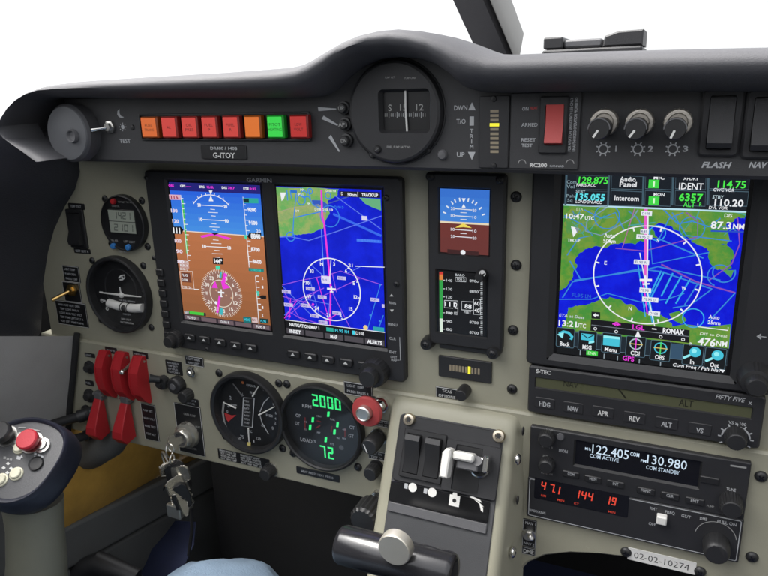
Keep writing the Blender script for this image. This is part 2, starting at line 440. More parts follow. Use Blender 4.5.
W_ = E('#eef0f4'); CY = E('#35d8f0'); MG = E('#f02ae0'); GRN = E('#35e060'); YEL = E('#f0e030'); BKS = E('#050508'); NAVYS = E('#101038')
CODED += [E('#506090'), E('#5048a0'), W_, CY, E('#2f86e8'), E('#4f8cff'), E('#1a60d0'), E('#803030'), E('#35d8c8')]

def screw(parent, x, z, r=.0035, y=.003, m=None, phil=True):
    b = MB(); m = m or BLK
    b.lathe(x, z, [(0, y - r * .62), (r * .55, y - r * .56), (r * .9, y - r * .3), (r, y)], m, 18)
    a = random.uniform(0, 1.5)
    for k in range(2):
        d = Vector((math.cos(a + k * math.pi / 2), math.sin(a + k * math.pi / 2))) * r * .5
        b.line((x - d.x, z - d.y), (x + d.x, z + d.y), r * .22, y - r * .64 - .00002 * k, BLACKP if m is not BLK else GLOSS)
    return b.build('screw', parent)
def placard(parent, cv, x0, y0, x1, y1, rows, border=True, m=None, name='placard', txt=None, h=None):
    """a small engraved label plate; rows of lettering"""
    b = MB(); cx, cy = (x0 + x1) / 2, (y0 + y1) / 2; x, z = cv.p(cx, cy); hw = (x1 - x0) / 2 * cv.mh(cx, cy); hh = (y1 - y0) / 2 * cv.mv(cx, cy)
    Y = cv.Y
    b.prism(rrect(x - hw, x + hw, z - hh, z + hh, .0008, 2), Y - .0007, Y, m or FACE, .0002)
    if border: b.poly([(x - hw + .0005, z - hh + .0005), (x + hw - .0005, z - hh + .0005), (x + hw - .0005, z + hh - .0005), (x - hw + .0005, z + hh - .0005)], .0006, Y - .00076, PRINT, True)
    n = rows if isinstance(rows, int) else len(rows)
    for i in range(n):
        zz = z + hh * (1 - (2 * i + 1) / n) * .86; hgt = h or min(.0024, hh * 2 / n * .55)
        if isinstance(rows, int): b.scrib(x - hw * random.uniform(.7, .82), x + hw * random.uniform(.55, .84), zz, hgt, Y - .00078, PRINTG)
        elif rows[i]: b.text(rows[i], x, zz, hgt, Y - .00078, PRINT, min(hw * 1.7, len(rows[i]) * hgt * .8))
    return b.build(name, parent)

# crops of the photo the marks were read from: (x0, y0, enlargement)
KA = (160, 175, 6.4); KB = (165, 250, 6.4); KC = (270, 180, 5.877); KD = (270, 265, 4.8); KE = (550, 170, 3.523); KF = (545, 270, 3.444)
KG = (425, 170, 6.063); KH = (425, 255, 3.716); K3 = (500, 410, 2.866); K1 = (525, 415, 5.008); K4 = (640, 435, 4.086); KST = (500, 350, 2.866)
KGA = (210, 365, 6.4); KGD = (280, 375, 4.608); KLS = (70, 330, 3.031); KKS = (150, 350, 3.2); KLG = (80, 190, 3.8375); KLP = (0, 140, 2.62)
KJS = (0, 400, 3.27); KPD = (400, 400, 4.8); KTR = (310, 40, 3.491); KEL = (500, 80, 3.84); KFL = (640, 80, 5.758); KAN = (100, 90, 3.0); KVT = (0, 60, 4.0); KTH = (320, 500, 3.2)
YU, YL, YE = .007, .003, -.05      # upper plate, lower plate, eyebrow face

# ================================================================== STRUCTURE
# floor and fuselage tub round the seats; the unseen shell is added for shade
b = MB(); b.box(-.24, 1.05, -1.5, .62, -.80, -.78, CARPET); single(b.build('cabin_floor'), None, None, kind='structure')
fus = thing('fuselage_side', 'grey trimmed left cabin wall below the dark sill pad', 'cabin wall')
b = MB()
# left wall below the sill, from the panel edge back past the seats
pts0 = [(-.121, -.1765), (-.132, -.215), (-.148, -.262), (-.158, -.300), (-.166, -.34)]
stn = [(.004, 0, 0), (-.03, -.004, .011), (-.06, -.008, .021), (-.1, -.014, .034), (-.25, -.03, .07), (-.6, -.06, .10), (-1.2, -.08, .12)]
v = []; fs = []
for y, dx, dz in stn:
    for k, (x, z) in enumerate(pts0): v.append((x + dx, y, z + (dz if k == 0 else 0)))
n = len(pts0)
for i in range(len(stn) - 1):
    for k in range(n - 1): fs.append((i * n + k, i * n + k + 1, (i + 1) * n + k + 1, (i + 1) * n + k))
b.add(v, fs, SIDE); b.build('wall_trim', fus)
b = MB()
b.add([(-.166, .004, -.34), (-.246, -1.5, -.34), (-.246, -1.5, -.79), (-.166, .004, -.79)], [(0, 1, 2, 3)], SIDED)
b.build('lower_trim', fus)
# footwell wall ahead of the panel: varnished wood above, dark trim below
X0 = -.16
A = at_x(40, 512, X0); Bp = at_x(62, 525, X0); Cp = at_x(165, 475, X0); Dp = at_x(215, 450, X0)
b = MB(); v = []; fs = []; m_ = 14; ys = (-.06, .1, .3, .62)
for y in ys:
    for k in range(m_ + 1):
        f_ = k / m_; v.append((X0 - .014 + .030 * math.sin(math.pi * min(1, f_ * 1.15)) ** .8 if f_ * 1.15 < 1 else X0 - .014, y, -.27 - .19 * f_ - .03 * (y + .06)))
for i in range(len(ys) - 1):
    for k in range(m_): fs.append((i * (m_ + 1) + k, i * (m_ + 1) + k + 1, (i + 1) * (m_ + 1) + k + 1, (i + 1) * (m_ + 1) + k))
b.add(v, fs, WOOD); b.build('wood_rib', fus, smooth=60)
b = MB()
for k, (dz0, dz1, th) in enumerate(((0, .052, .010), (.056, .30, .006))):
    q = []
    for Pp, t in ((Vector((0, -.07, -.392)), 0), (Vector((0, .60, -.515)), 1)):
        q.append(Pp)
    p0, p1 = q
    vv = []
    for Pp in (p0, p1):
        for d in (dz0, dz1): vv.append(Vector((X0 + th, Pp.y, Pp.z - d)))
        for d in (dz0, dz1): vv.append(Vector((X0 - .004, Pp.y, Pp.z - d)))
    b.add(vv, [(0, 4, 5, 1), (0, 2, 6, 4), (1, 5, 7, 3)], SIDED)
o = b.build('footwell_trim', fus)
bv = o.modifiers.new('bevel', 'BEVEL'); bv.width = .004; bv.segments = 3
b = MB(); b.tube([(-.1185, .001, -.172), (-.1195, -.001, -.180), (-.131, -.001, -.217), (-.147, -.001, -.264), (-.158, -.001, -.302)], .0032, TUB, 10); b.build('edge_seal', fus)
tub = thing('cabin_shade_tub', 'black trimmed footwell and cabin shell around the seats', 'cabin shell')  # enclosure put in so less light reaches the panel and footwell
b = MB(); b.box(-.25, 1.05, .60, .62, -.80, .045, TUB); b.build('firewall', tub)
b = MB(); b.box(1.03, 1.05, -1.5, .60, -.80, .06, SIDED); b.build('side_panel', tub)
b = MB(); b.box(-.24, 1.05, -1.24, -1.2, -.80, .40, SIDED); b.build('rear_light_block', tub)  # unseen; moved in and raised to block low light from behind
b = MB(); b.box(-.098, 0.24, .16, .60, -.78, -.20, TUB); b.box(-.09, .24, .02, .16, -.78, -.70, TUB); b.build('footwell_dark_box', tub)  # made-up black boxes standing in for the footwell's shadow
b = MB(); q = [at3(x, y, yy) for x, y, yy in ((96, 600, .04), (140, 545, .10), (163, 520, .14), (196, 522, .14), (194, 545, .10), (186, 562, .07), (160, 610, .03))]; b.add(q, [tuple(range(7))], CARPET); b.build('carpet', tub)
b = MB(); b.box(-.29, -.28, -1.2, .60, -.80, -.03, TUB); b.build('outer_skin', tub)

# grey moulded duct curving under the left corner of the panel
b = MB()
pts = [at3(70, 455, .02), at3(92, 452, .015), at3(112, 442, .012), at3(124, 428, .015), at3(130, 415, .03)]
b.tube(pts, [.020, .019, .016, .012, .008], SIDED, 16)
single(b.build('heater_duct'), 'dark grey curved duct under the red switch guards above the yellow wood', 'duct')
# two black rods from the panel's left corner back to the stick
for i, (a, c, r, lab) in enumerate((((91, 413), (20, 434), .0052, 'upper and longer black rod passing behind the stick grip from the panel'), ((92, 434), (55, 444), .0048, 'lower and shorter black rod behind the stick grip near the grey duct'))):
    b = MB(); p0 = at3(*a, .0); p1 = at3(*c, -.04); b.tube([p0, p0.lerp(p1, .5), p1], r, KNOB, 14)
    b.tube([p0 + Vector((0, .004, 0)), p0.lerp(p1, .18)], r * 1.35, KNOB, 14)
    single(b.build('control_rod'), lab, 'control rod', 'black control rods')
# loose black cables under the panel
for pp, r_, lab in (([(138, 500, .13), (150, 497, .12), (161, 492, .12), (170, 482, .13), (176, 468, .14)], .0017, 'thin black cable curving over the dark footwell trim behind the keys'), ([(187, 470, .10), (191, 500, .10), (192, 530, .09), (188, 560, .08), (180, 590, .06)], .0022, 'black cable hanging straight down at the edge of the blue carpet')):
    b = MB(); b.tube([at3(*q) for q in pp], r_, KNOB, 8); single(b.build('cable'), lab, 'cable', 'cables under the panel')
# rudder pedal in the footwell
b = MB(); c = at_x(92, 572, -.13)
b.tube([c + Vector((-.03, 0, -.01)), c + Vector((.0, .01, .004)), c + Vector((.045, .02, -.012))], [.013, .014, .012], KNOB, 14)
b.tube([c + Vector((0, .02, 0)), c + Vector((.01, .12, -.15)), c + Vector((.01, .16, -.27))], .009, KNOB, 10)
single(b.build('rudder_pedal'), 'black rudder pedal low in the dark footwell beside the stick', 'pedal')

# ---- sill pad: the dark padded mass left of the panel
sect = [at(x, y, YU) for x, y in ((74, 126), (80, 172), (75, 190), (64, 208), (54, 230), (48, 252), (43, 285), (41, 315), (40, 332), (34, 342))]
sect = sect + [(sect[-1][0] - .02, sect[-1][1] - .003), (sect[-1][0] - .12, sect[-1][1] - .003), (sect[-1][0] - .12, sect[0][1])]
b = MB(); v = []; fs = []
cxm = sum(p[0] for p in sect) / len(sect); czm = sum(p[1] for p in sect) / len(sect)
stations = [(YU + .001, 1.0, 0), (YU - .004, .999, 0), (-.004, .995, .0), (-.012, .98, .004), (-.05, .95, .014), (-.12, .92, .026), (-.35, .9, .05), (-.9, .9, .06)]
for y, k, dz in stations:
    for x, z in sect: v.append((cxm + (x - cxm) * k - (1 - k) * .05, y, czm + (z - czm) * k + dz))
n = len(sect)
for i in range(len(stations) - 1):
    for j in range(n): fs.append((i * n + j, i * n + (j + 1) % n, (i + 1) * n + (j + 1) % n, (i + 1) * n + j))
b.add(v, fs, LEATHER)
single(b.build('sill_pad', smooth=60), 'dark charcoal padded sill mass left of the panel under the glareshield', 'padded trim')

# ================================================================== INSTRUMENT PANEL
pan = thing('instrument_panel', 'beige grey painted metal instrument panel carrying all the gauges and screens', 'instrument panel')
b = MB(); b.prism([(-.085, .055), (-.165, -.03), (-.165, -.182), (.90, -.182), (.90, .055)], YU, YU + .004, PANEL, .0005); b.build('upper_plate', pan)
# lower plate with the arched cut-out at bottom right and a soft rolled top edge
arch = [at(x, y, YL) for x, y in ((512, 600), (518, 574), (528, 563), (545, 556), (570, 553.5), (600, 555), (630, 558.5), (660, 564), (685, 570), (702, 577), (712, 590), (716, 606))]
outl = [(-.178, -.1805), (-.178, -.2925), (.30, -.2925), (.30, -.46), (arch[0][0], -.46)] + arch + [(arch[-1][0], -.46), (.90, -.46), (.90, -.1805)]
b = MB(); b.prism(outl, YL, YL + .014, PANEL, .0018)
b.build('lower_plate', pan)
for x, y in ((516, 197), (516, 265), (513, 330), (512, 389)): screw(pan, *at(x, y, YU), .0042, YU)
for x, y in ((761, 476.5), (752, 557), (626, 552), (700, 571.5)): screw(pan, *at(x, y, YL), .0043, YL)

# ================================================================== GLARESHIELD
gs = thing('glareshield', 'dark grey padded glareshield hood arching over the instrument panel', 'glareshield')
stn = [((1000, 39), (1000, 88)), ((900, 42), (900, 90)), ((768, 46), (768, 92)), ((680, 48), (680, 92)), ((600, 50), (600, 92)), ((545, 52), (545, 92.5)), ((510, 53.5), (515, 93)), ((490, 53), (496, 93)),
       ((474, 48), (478, 92)), ((460, 42.5), (464, 88)), ((445, 37), (452, 76)), ((430, 32.5), (438, 66)), ((412, 29.5), (418, 59)), ((394, 28), (396, 57)), ((376, 29.5), (376, 59)), ((360, 33), (359, 66)),
       ((345, 39), (345, 76)), ((330, 47), (333, 88)), ((315, 56), (322, 95)), ((302, 63), (310, 97.5)), ((285, 67), (288, 98.5)), ((260, 69), (262, 99)), ((220, 72), (222, 99)), ((160, 75.5), (162, 99)), ((120, 78), (122, 99)),
       ((90, 80), (92, 98)), ((70, 81.5), (72, 98)), ((52, 84), (55, 98)), ((38, 89), (44, 100.5)), ((27, 97), (36, 104)), ((18, 107), (29.5, 109)), ((10, 118), (26, 116)), ((4, 129), (27, 124)), ((3, 133), (30.5, 130)), ((8, 137), (34, 137)), ((19, 142), (40, 145)), ((31, 148), (45.5, 152)), ((42, 154.5), (50, 157.5)), ((51, 160), (52.5, 160.5))]
prof = [(0, -.0495), (.02, -.056), (.08, -.066), (.2, -.076), (.38, -.083), (.58, -.0865), (.76, -.0855), (.9, -.081), (.98, -.073), (1.0, -.062), (.99, -.03), (.98, .1), (.95, .45), (.9, .60)]
b = MB(); v = []; fs = []
for o_, i_ in stn:
    po = at(*o_, -.08); pi = at(*i_, -.06)
    for s_, y in prof:
        zz = pi[1] + (po[1] - pi[1]) * s_
        if y > 0: zz = min(zz, .076)
        v.append((pi[0] + (po[0] - pi[0]) * s_, y, zz))
n = len(prof)
for i in range(len(stn) - 1):
    for k in range(n - 1): fs.append((i * n + k, (i + 1) * n + k, (i + 1) * n + k + 1, i * n + k + 1))
b.add(v, fs, HOOD); b.build('padded_hood', gs, smooth=70)
# eyebrow face: starts right of the vent and runs past the right edge, with its underside
b = MB()
fl = [at(x, y, YE) for x, y in ((66, 99), (66, 163), (92, 165.5), (140, 165.5), (345, 167.5), (650, 174.5), (768, 177))]
xr = .95; zb = .0085
out = [(-.03, .066), (-.03, .0128), (xr, zb), (xr, .070), (.345, .071), (.33, .080), (.30, .089), (.26, .090), (.235, .084), (.21, .072), (.19, .066)]
b.prism(out, YE, YU, DARK, .0022)
b.build('eyebrow_face', gs, smooth=40)
b = MB(); b.box(-.105, -.0305, -.008, YU, .0135, .062, TUB); b.build('vent_recess', gs)

# windscreen centre post, raked back over the hood, with a bright edge seal
b = MB()
def post(xa0, xb0, xa1, xb1, m, dz=0, yo=0):
    y0, z0 = .31 + yo, .094 + dz; y1, z1 = -.12 + yo, .302 + dz; v = []
    for y, z, xa, xb in ((y0, z0, xa0, xb0), (y1, z1, xa1, xb1)):
        for x, dy in ((xa, .004), (xa + .004, -.0), (xb - .004, -.0), (xb, .004), (xb, .02), (xa, .02)): v.append((x, y + dy, z + dy * 1.5))
    fs = [(i, (i + 1) % 6, (i + 1) % 6 + 6, i + 6) for i in range(6)] + [tuple(range(6)), tuple(range(11, 5, -1))]
    b.add(v, fs, m)
ws = thing('windscreen_frame', 'dark raked windscreen centre post rising from the glareshield', 'window frame')
post(.222, .262, .232, .261, HOOD); b.build('post', ws)
b = MB(); post(.2623, .2695, .2613, .2685, P('seal_grey', (.3, .295, .28), .5), dz=-.002); b.build('edge_seal', ws)

# black clamp lying on the hood
b = MB()
mt = thing('hood_mount', 'black plastic clamp mount lying on top of the glareshield', 'mount', at3(596, 48, 0.0))
zt = .0805
b = MB(); b.prism(rrect(.361, .421, zt, zt + .0050, .0015), -.02, .02, BLK2, .001); b.build('base', mt)
b = MB(); b.prism(rrect(.3612, .3735, zt + .0054, zt + .0128, .0015), -.018, .016, BLK2, .001); b.build('jaw', mt)
b = MB(); b.prism([(.3975, zt + .0054), (.4208, zt + .0054), (.4208, zt + .0145), (.4065, zt + .0142), (.3985, zt + .0118)], -.018, .016, BLK2, .001); b.build('jaw', mt)
b = MB(); b.prism(rrect(.3738, .3972, zt + .0056, zt + .0108, .0018), -.016, .010, GREY, .0012); b.build('bar', mt)

# ================================================================== EYEBROW INSTRUMENTS
VY = -.064
c = at(66, 133.5, VY); t = thing('air_vent', 'round slate grey ball vent in the left end of the glareshield', 'air vent', (c[0], -.03, c[1]))
R = 29.5 * mmv(66, 133, VY)
b = MB(); b.lathe(c[0], c[1], [(R * .93, VY + .0015), (R, VY + .0035), (R * 1.0, -.05), (R * 1.0, -.01)], HOOD, 56); b.build('barrel', t)
b = MB(); b.lathe(c[0] , c[1], [(0, VY - .0012), (R * .3, VY - .001), (R * .9, VY + .0005), (R * .93, VY + .0015)], DISC, 56); b.build('disc', t)
d = at(74, 136, VY); b = MB(); b.lathe(d[0], d[1], [(0, VY - .0012), (R * .13, VY - .0016), (R * .18, VY - .0034), (R * .21, VY - .0036), (R * .25, VY - .0008)], GREY, 24); b.build('hub', t)

def toggle(t, x, z, y, vec, ln, m, r=.0016, nut=STEEL, tip=1.5, nr=.005):
    b = MB(); b.lathe(x, z, [(nr * .62, y - .0048), (nr * .66, y - .0024), (nr * .98, y - .0022), (nr, y - .0004), (nr, y)], nut, 6 * 4, 6, .05); b.build('nut', t)
    p = Vector((x, y - .003, z)); q = p + Vector(vec).normalized() * ln
    b = MB(); b.tube([p, p.lerp(q, .5), p.lerp(q, .85), q, q + Vector(vec).normalized() * r * .4], [r * .8, r, r * tip, r * tip, r * .8], m, 12); b.build('lever', t)
cv = CV(None, KVT, YE)
x, z = at(111, 127, YE); t = thing('dimmer_switch', 'small chrome toggle switch beside moon and sun symbols marked TEST', 'toggle switch', (x, YE, z))
toggle(t, x, z, YE, (-.9, -.75, -.15), .013, CHROME, .0013)
b = MB(); cv = CV(b, KVT, YE)
cv.f([(478, 195), (470, 204), (469, 217), (475, 228), (487, 233), (496, 229), (484, 224), (478, 213)], PRINTG, 1)
cv.d(491, 268, 9, PRINTG, 1)
for k in range(8):
    a = k * math.pi / 4; cv.l([(491 + 11 * math.cos(a), 268 + 12 * math.sin(a)), (491 + 15 * math.cos(a), 268 + 17 * math.sin(a))], 3, PRINTG, 1)
cv.t('TEST', 500, 324, 16, 44, PRINTG, 1)
b.build('legend', t)
b = MB(); x2, z2 = at(132.5, 127.5, YE); b.lathe(x2, z2, [(0, YE - .001), (.0018, YE - .0008), (.0022, YE)], KNOB, 16); b.build('screw', t)

# ---- annunciator: eight lit caps
x0, z1 = at(139.5, 114, YE); x1, z0 = at(312, 141, YE)
t = thing('annunciator_panel', 'row of eight lit red amber and green warning caps under the hood', 'warning lights', ((x0 + x1) / 2, YE, (z0 + z1) / 2))
b = MB(); b.holed(rrect(x0, x1, z0, z1, .001, 2), [rrect(x0 + .0012, x1 - .0012, z0 + .0012, z1 - .0012, .0006, 2)], YE - .002, YE, BLK2, .0004, .0018, .0002, FACE)
b.flat([(x0, z0), (x1, z0), (x1, z1), (x0, z1)], YE - .0002, FACE); b.build('frame', t)
lamps = [(125, 179, '#e8702e', ['FUEL', 'TRANS']), (186, 237, '#e0463e', ['AL']), (246, 299, '#e0463e', ['OIL', 'PRES']), (306, 358, '#e0463e', ['FUEL', 'P']), (369, 424, '#e0463e', ['FUEL', 'R']), (434, 489, '#f07a22', []), (502, 557, '#2eea4a', ['PITOT', 'HEATING']), (570, 630, '#c8302c', ['LOW', 'VOLT'])]
zc = (z0 + z1) / 2; hh = (z1 - z0) / 2 - .0021
for i, (xa, xb, colr, tx) in enumerate(lamps):
    cxp = (xa + xb) / 2; px = 100 + cxp / 3; X, _ = at(px + .2, 127.5, YE - .004); hw = (xb - xa) / 6 * mmh(px, 127, YE - .004) * .92
    m = E(colr, .82)
    b = MB(); b.prism(rrect(X - hw, X + hw, zc - hh, zc + hh, .0008, 2), YE - .0062, YE - .001, P('cap_side_' + colr.strip('#'), [q * .45 for q in lin(colr)[:3]], .4, var=.08), .0011)
    b.flat(rrect(X - hw + .0011, X + hw - .0011, zc - hh + .0011, zc + hh - .0011, .0005, 2), YE - .00626, m)
    dk = P('cap_print_' + colr.strip('#'), [q * .16 for q in lin(colr)[:3]], .6)
    lp = b.build('warning_light', t, label='%s warning cap%s' % ({0: 'amber', 5: 'blank amber', 6: 'bright green'}.get(i, 'red'), ' reading PITOT HEATING' if i == 6 else ''))
    b = MB()
    for k, s_ in enumerate(tx): b.text(s_, X, zc + (len(tx) - 1) * .0016 - k * .0034, .0021, YE - .0063, dk, min(hw * 1.6, .0019 * len(s_)), bold=0)
    if tx: b.build('caption', lp)

# ---- registration plate
cv = CV(None, KAN, YE); x, z = cv.p(372, 187)
b = MB(); hw = 68 * cv.mh(372, 187); hh = 21 * cv.mv(372, 187)
b.prism(rrect(x - hw, x + hw, z - hh, z + hh, .001, 2), YE - .001, YE, FACE, .0003)
cv = CV(b, KAN, YE - .001); cv.t('DR400 / 140B', 371, 175, 9.5, 80, PRINTG, 1); cv.t('G-ITOY', 372, 196, 16, 66, PRINT, 1, bold=.02)
single(b.build('registration_placard'), 'black registration plate reading G-ITOY under the warning lights', 'placard')

# ---- three flap lights with wedge marks
cv = CV(None, KTR, YE)
for i, (cx, cy, wed, tx, lab) in enumerate((((123), 237, [(28, 234), (30, 248), (92, 243), (92, 239)], 'UP', 'topmost of the three round flap lights, level white wedge beside it'), (128, 294, [(48, 264), (41, 276), (96, 300), (98, 296)], 'AP1', 'middle of the three round flap lights, wedge sloping down to it'), (132, 350, [(73, 331), (65, 341), (101, 391), (105, 389)], 'DN', 'lowest of the three round flap lights, steep white wedge beside it'))):
    x, z = cv.p(cx, cy); R = 24 * cv.mv(cx, cy); t = thing('flap_light', lab, 'indicator light', (x, YE, z), 'flap position lights')
    b = MB(); b.lathe(x, z, [(0, YE - .0062), (R * .6, YE - .006), (R * .72, YE - .0052), (R * .74, YE - .003), (R * .97, YE - .0028), (R, YE - .001), (R, YE)], KNOB, 28)
    b.text(tx, x, z, .0026, YE - .0063, PRINTD, .0021 * len(tx)); b.build('cap', t)
    b = MB(); q = CV(b, KTR, YE); q.f(wed, PRINTG, 1); b.build('legend', t)
# ---- compass
cv = CV(None, KTR, YE); x, z = cv.p(302, 252); R = 181 * cv.mv(302, 252)
t = thing('magnetic_compass', 'large round black magnetic compass set into the hump of the glareshield', 'compass', (x, YE, z))
wx0, wz1 = at(377.5, 89.5, YE - .006); wx1, wz0 = at(429.5, 133.5, YE - .006)
b = MB(); n = 72
b.lathe(x, z, [(R * .93, YE - .0055), (R * .97, YE - .0048), (R, YE - .002), (R, YE + .01)], BLK2, 72, cap=False)
b.holed(circ(x, z, R * .93, 72), [rrect(wx0, wx1, wz0, wz1, .003)], YE - .0055, YE - .005, BLK2, .0001, .0042, .0018, BLK2); b.build('housing', t)
b = MB(); b.lathe(x, z, [(R * 1.005, YE - .0008), (R * 1.02, YE - .0012), (R * 1.035, YE - .0008), (R * 1.04, YE)], BLK2, 72, cap=False); b.build('ring', t)
b = MB(); yb = YE - .0008
b.flat([(wx0, wz0), (wx1, wz0), (wx1, wz1), (wx0, wz1)], yb, FACE)
cv = CV(b, KTR, yb)
for tx, cx, cy, wd in (('S', 279, 236, 12), ('15', 326, 235, 24), ('12', 383, 234, 26)):
    cv.t(tx, cx, cy, 23, wd, PRINTD, 1)
for k in range(21):
    cx = 262 + k * 7.0; big = k % 4 == 2; cv.l([(cx, 256 if not big else 251), (cx, 268 if not big else 273)], 2.2, PRINTG if 3 < k < 19 else PRINTD, 1)
b.build('card', t)
b = MB(); cv = CV(b, KTR, YE - .003); pp = [cv.p(331, 170), cv.p(332, 230), cv.p(334, 270), cv.p(338, 328)]
b.tube([(p_[0], YE - .0022, p_[1]) for p_ in pp], .0007, PRINT, 8); b.build('lubber_line', t)
for cx, cy, r in ((210, 400, 17), (237, 382, 14), (402, 388, 12), (453, 404, 19), (425, 362, 9)):
    q = CV(None, KTR, YE - .0055); sx, sz = q.p(cx, cy); r = r * q.mv(cx, cy); ins = (Vector((sx - x, sz - z)).length < R * .92)
    y = YE - .0055 if ins else YE
    b = MB(); b.lathe(sx, sz, [(0, y - r * .7), (r * .7, y - r * .65), (r, y - r * .2), (r, y)], KNOB if cx != 453 else GREY, 20); b.line((sx - r * .5, sz - r * .3), (sx + r * .5, sz + r * .3), r * .22, y - r * .72, GREY); b.build('screw', t)
b = MB(); cv = CV(b, KTR, YE - .0055); cv.sc(268, 352, 374, 8, PRINTD, 1); b.build('legend', t); b = MB(); cv = CV(b, KTR, YE - .0055); cv.sc(262, 300, 130, 7, PRINTD, 1); cv.sc(330, 372, 132, 7, PRINTD, 1); b.build('legend', t)

# ---- trim indicator
cv = CV(None, KTR, YE); x0, z1 = cv.p(594, 195); x1, z0 = cv.p(693, 448)
t = thing('trim_indicator', 'upright trim indicator plate with a column of LEDs, one lit yellow, beside TRIM lettering', 'indicator', ((x0 + x1) / 2, YE, (z0 + z1) / 2))
b = MB(); b.prism(rrect(x0, x1, z0, z1, .001), YE - .002, YE, BLK2, .0005)
for q in (205, 437): sx, sz = cv.p(644, q); b.lathe(sx, sz, [(0, YE - .003), (.0016, YE - .0028), (.0019, YE - .002)], KNOB, 14)
b.build('plate', t)
b = MB(); cv = CV(b, KTR, YE - .002)
for k, cy in enumerate((248, 264, 280, 296, 312, 328, 344, 359, 375, 390)):
    if k == 3: continue
    cv.r(629, cy - 4.6, 658, cy + 4.6, TAN, 1)
b.build('led_bar', t); b = MB(); cv = CV(b, KTR, YE - .0021); cv.r(627, 290.5, 660, 302, E('#f2ea10', 1.1), 1); b.build('lit_led', t)
b = MB(); cv = CV(b, KTR, YE)
cv.t('DWN', 526, 236, 17, 46, PRINTG, 1); cv.t('T/O', 527, 284, 17, 32, PRINTG, 1); cv.t('UP', 526, 400, 17, 27, PRINTG, 1)
cv.f([(552, 245), (578, 245), (565, 217)], PRINTG, 1); cv.f([(551, 391), (577, 391), (565, 419)], PRINTG, 1)
cv.r(557, 267, 572, 299, PRINTG, 1)
for k, ch in enumerate('TRIM'): cv.t(ch, 564, 317 + k * 18.5, 14, 12 if ch != 'I' else 3, PRINTG, 1)
b.build('legend', t)

# ---- emergency beacon switch
cv = CV(None, KEL, YE); x0, z1 = cv.p(44, 50); x1, z0 = cv.p(300, 345)
t = thing('beacon_switch', 'emergency beacon panel with a red rocker and ON ARMED RESET TEST lettering', 'switch', ((x0 + x1) / 2, YE, (z0 + z1) / 2))
b = MB(); b.prism(rrect(x0, x1, z0, z1, .001), YE - .0015, YE, DARK, .0005); b.build('plate', t)
b = MB(); xa, za = cv.p(158, 62); xb, zb_ = cv.p(258, 282); b.holed(rrect(xa, xb, zb_, za, .0012), [rrect(xa + .0035, xb - .003, zb_ + .005, za - .005, .001)], YE - .004, YE - .0015, BLK2, .0008, .003, .0006); b.flat([(xa + .003, zb_ + .004), (xb - .002, zb_ + .004), (xb - .002, za - .004), (xa + .003, za - .004)], YE - .0012, FACE); b.build('bezel', t)
xa, za = cv.p(183, 94); xb, zb_ = cv.p(243, 245)
prof_ = [(YE - .0015, za), (YE - .0048, za), (YE - .0042, (za * .55 + zb_ * .45)), (YE - .0075, zb_ + .001), (YE - .0055, zb_), (YE - .0015, zb_)]
b = MB(); b.extrude([(xa, y, z_) for y, z_ in prof_], (xb - xa, 0, 0), P('red_rocker', (.48, .06, .055), .4, bump=.1)); b.build('rocker', t)
b = MB(); cv = CV(b, KEL, YE - .0015)
cv.t('ON', 97, 110, 14, 24, PRINTG, 1); cv.sc(115, 148, 107, 11, REDP, 1); cv.t('ARMED', 113, 172, 14, 62, PRINTG, 1); cv.t('RESET', 109, 230, 13, 56, PRINTG, 1); cv.t('TEST', 103, 251, 13, 42, PRINTG, 1)
cv.t('RC200', 147, 327, 15, 66, PRINT, 1, bold=.03); cv.t('KANNAD', 218, 331, 8, 54, PRINTG, 1)
for q in (84, 268): cv.o(q, 322, 15, 3, PRINTD, 1, 0, 180, 16)
for cx, tx in ((270, 'FOR AVIATION EMERGENCY USE ONLY'), (288, 'UNAUTHORIZED OPERATION PROHIBITED')):
    x_, z_ = cv.p(cx, 172); b.text(tx, x_, z_, .0017, YE - .0016, PRINTG, .0315, rot=math.pi / 2, bold=.02)
b.build('legend', t)

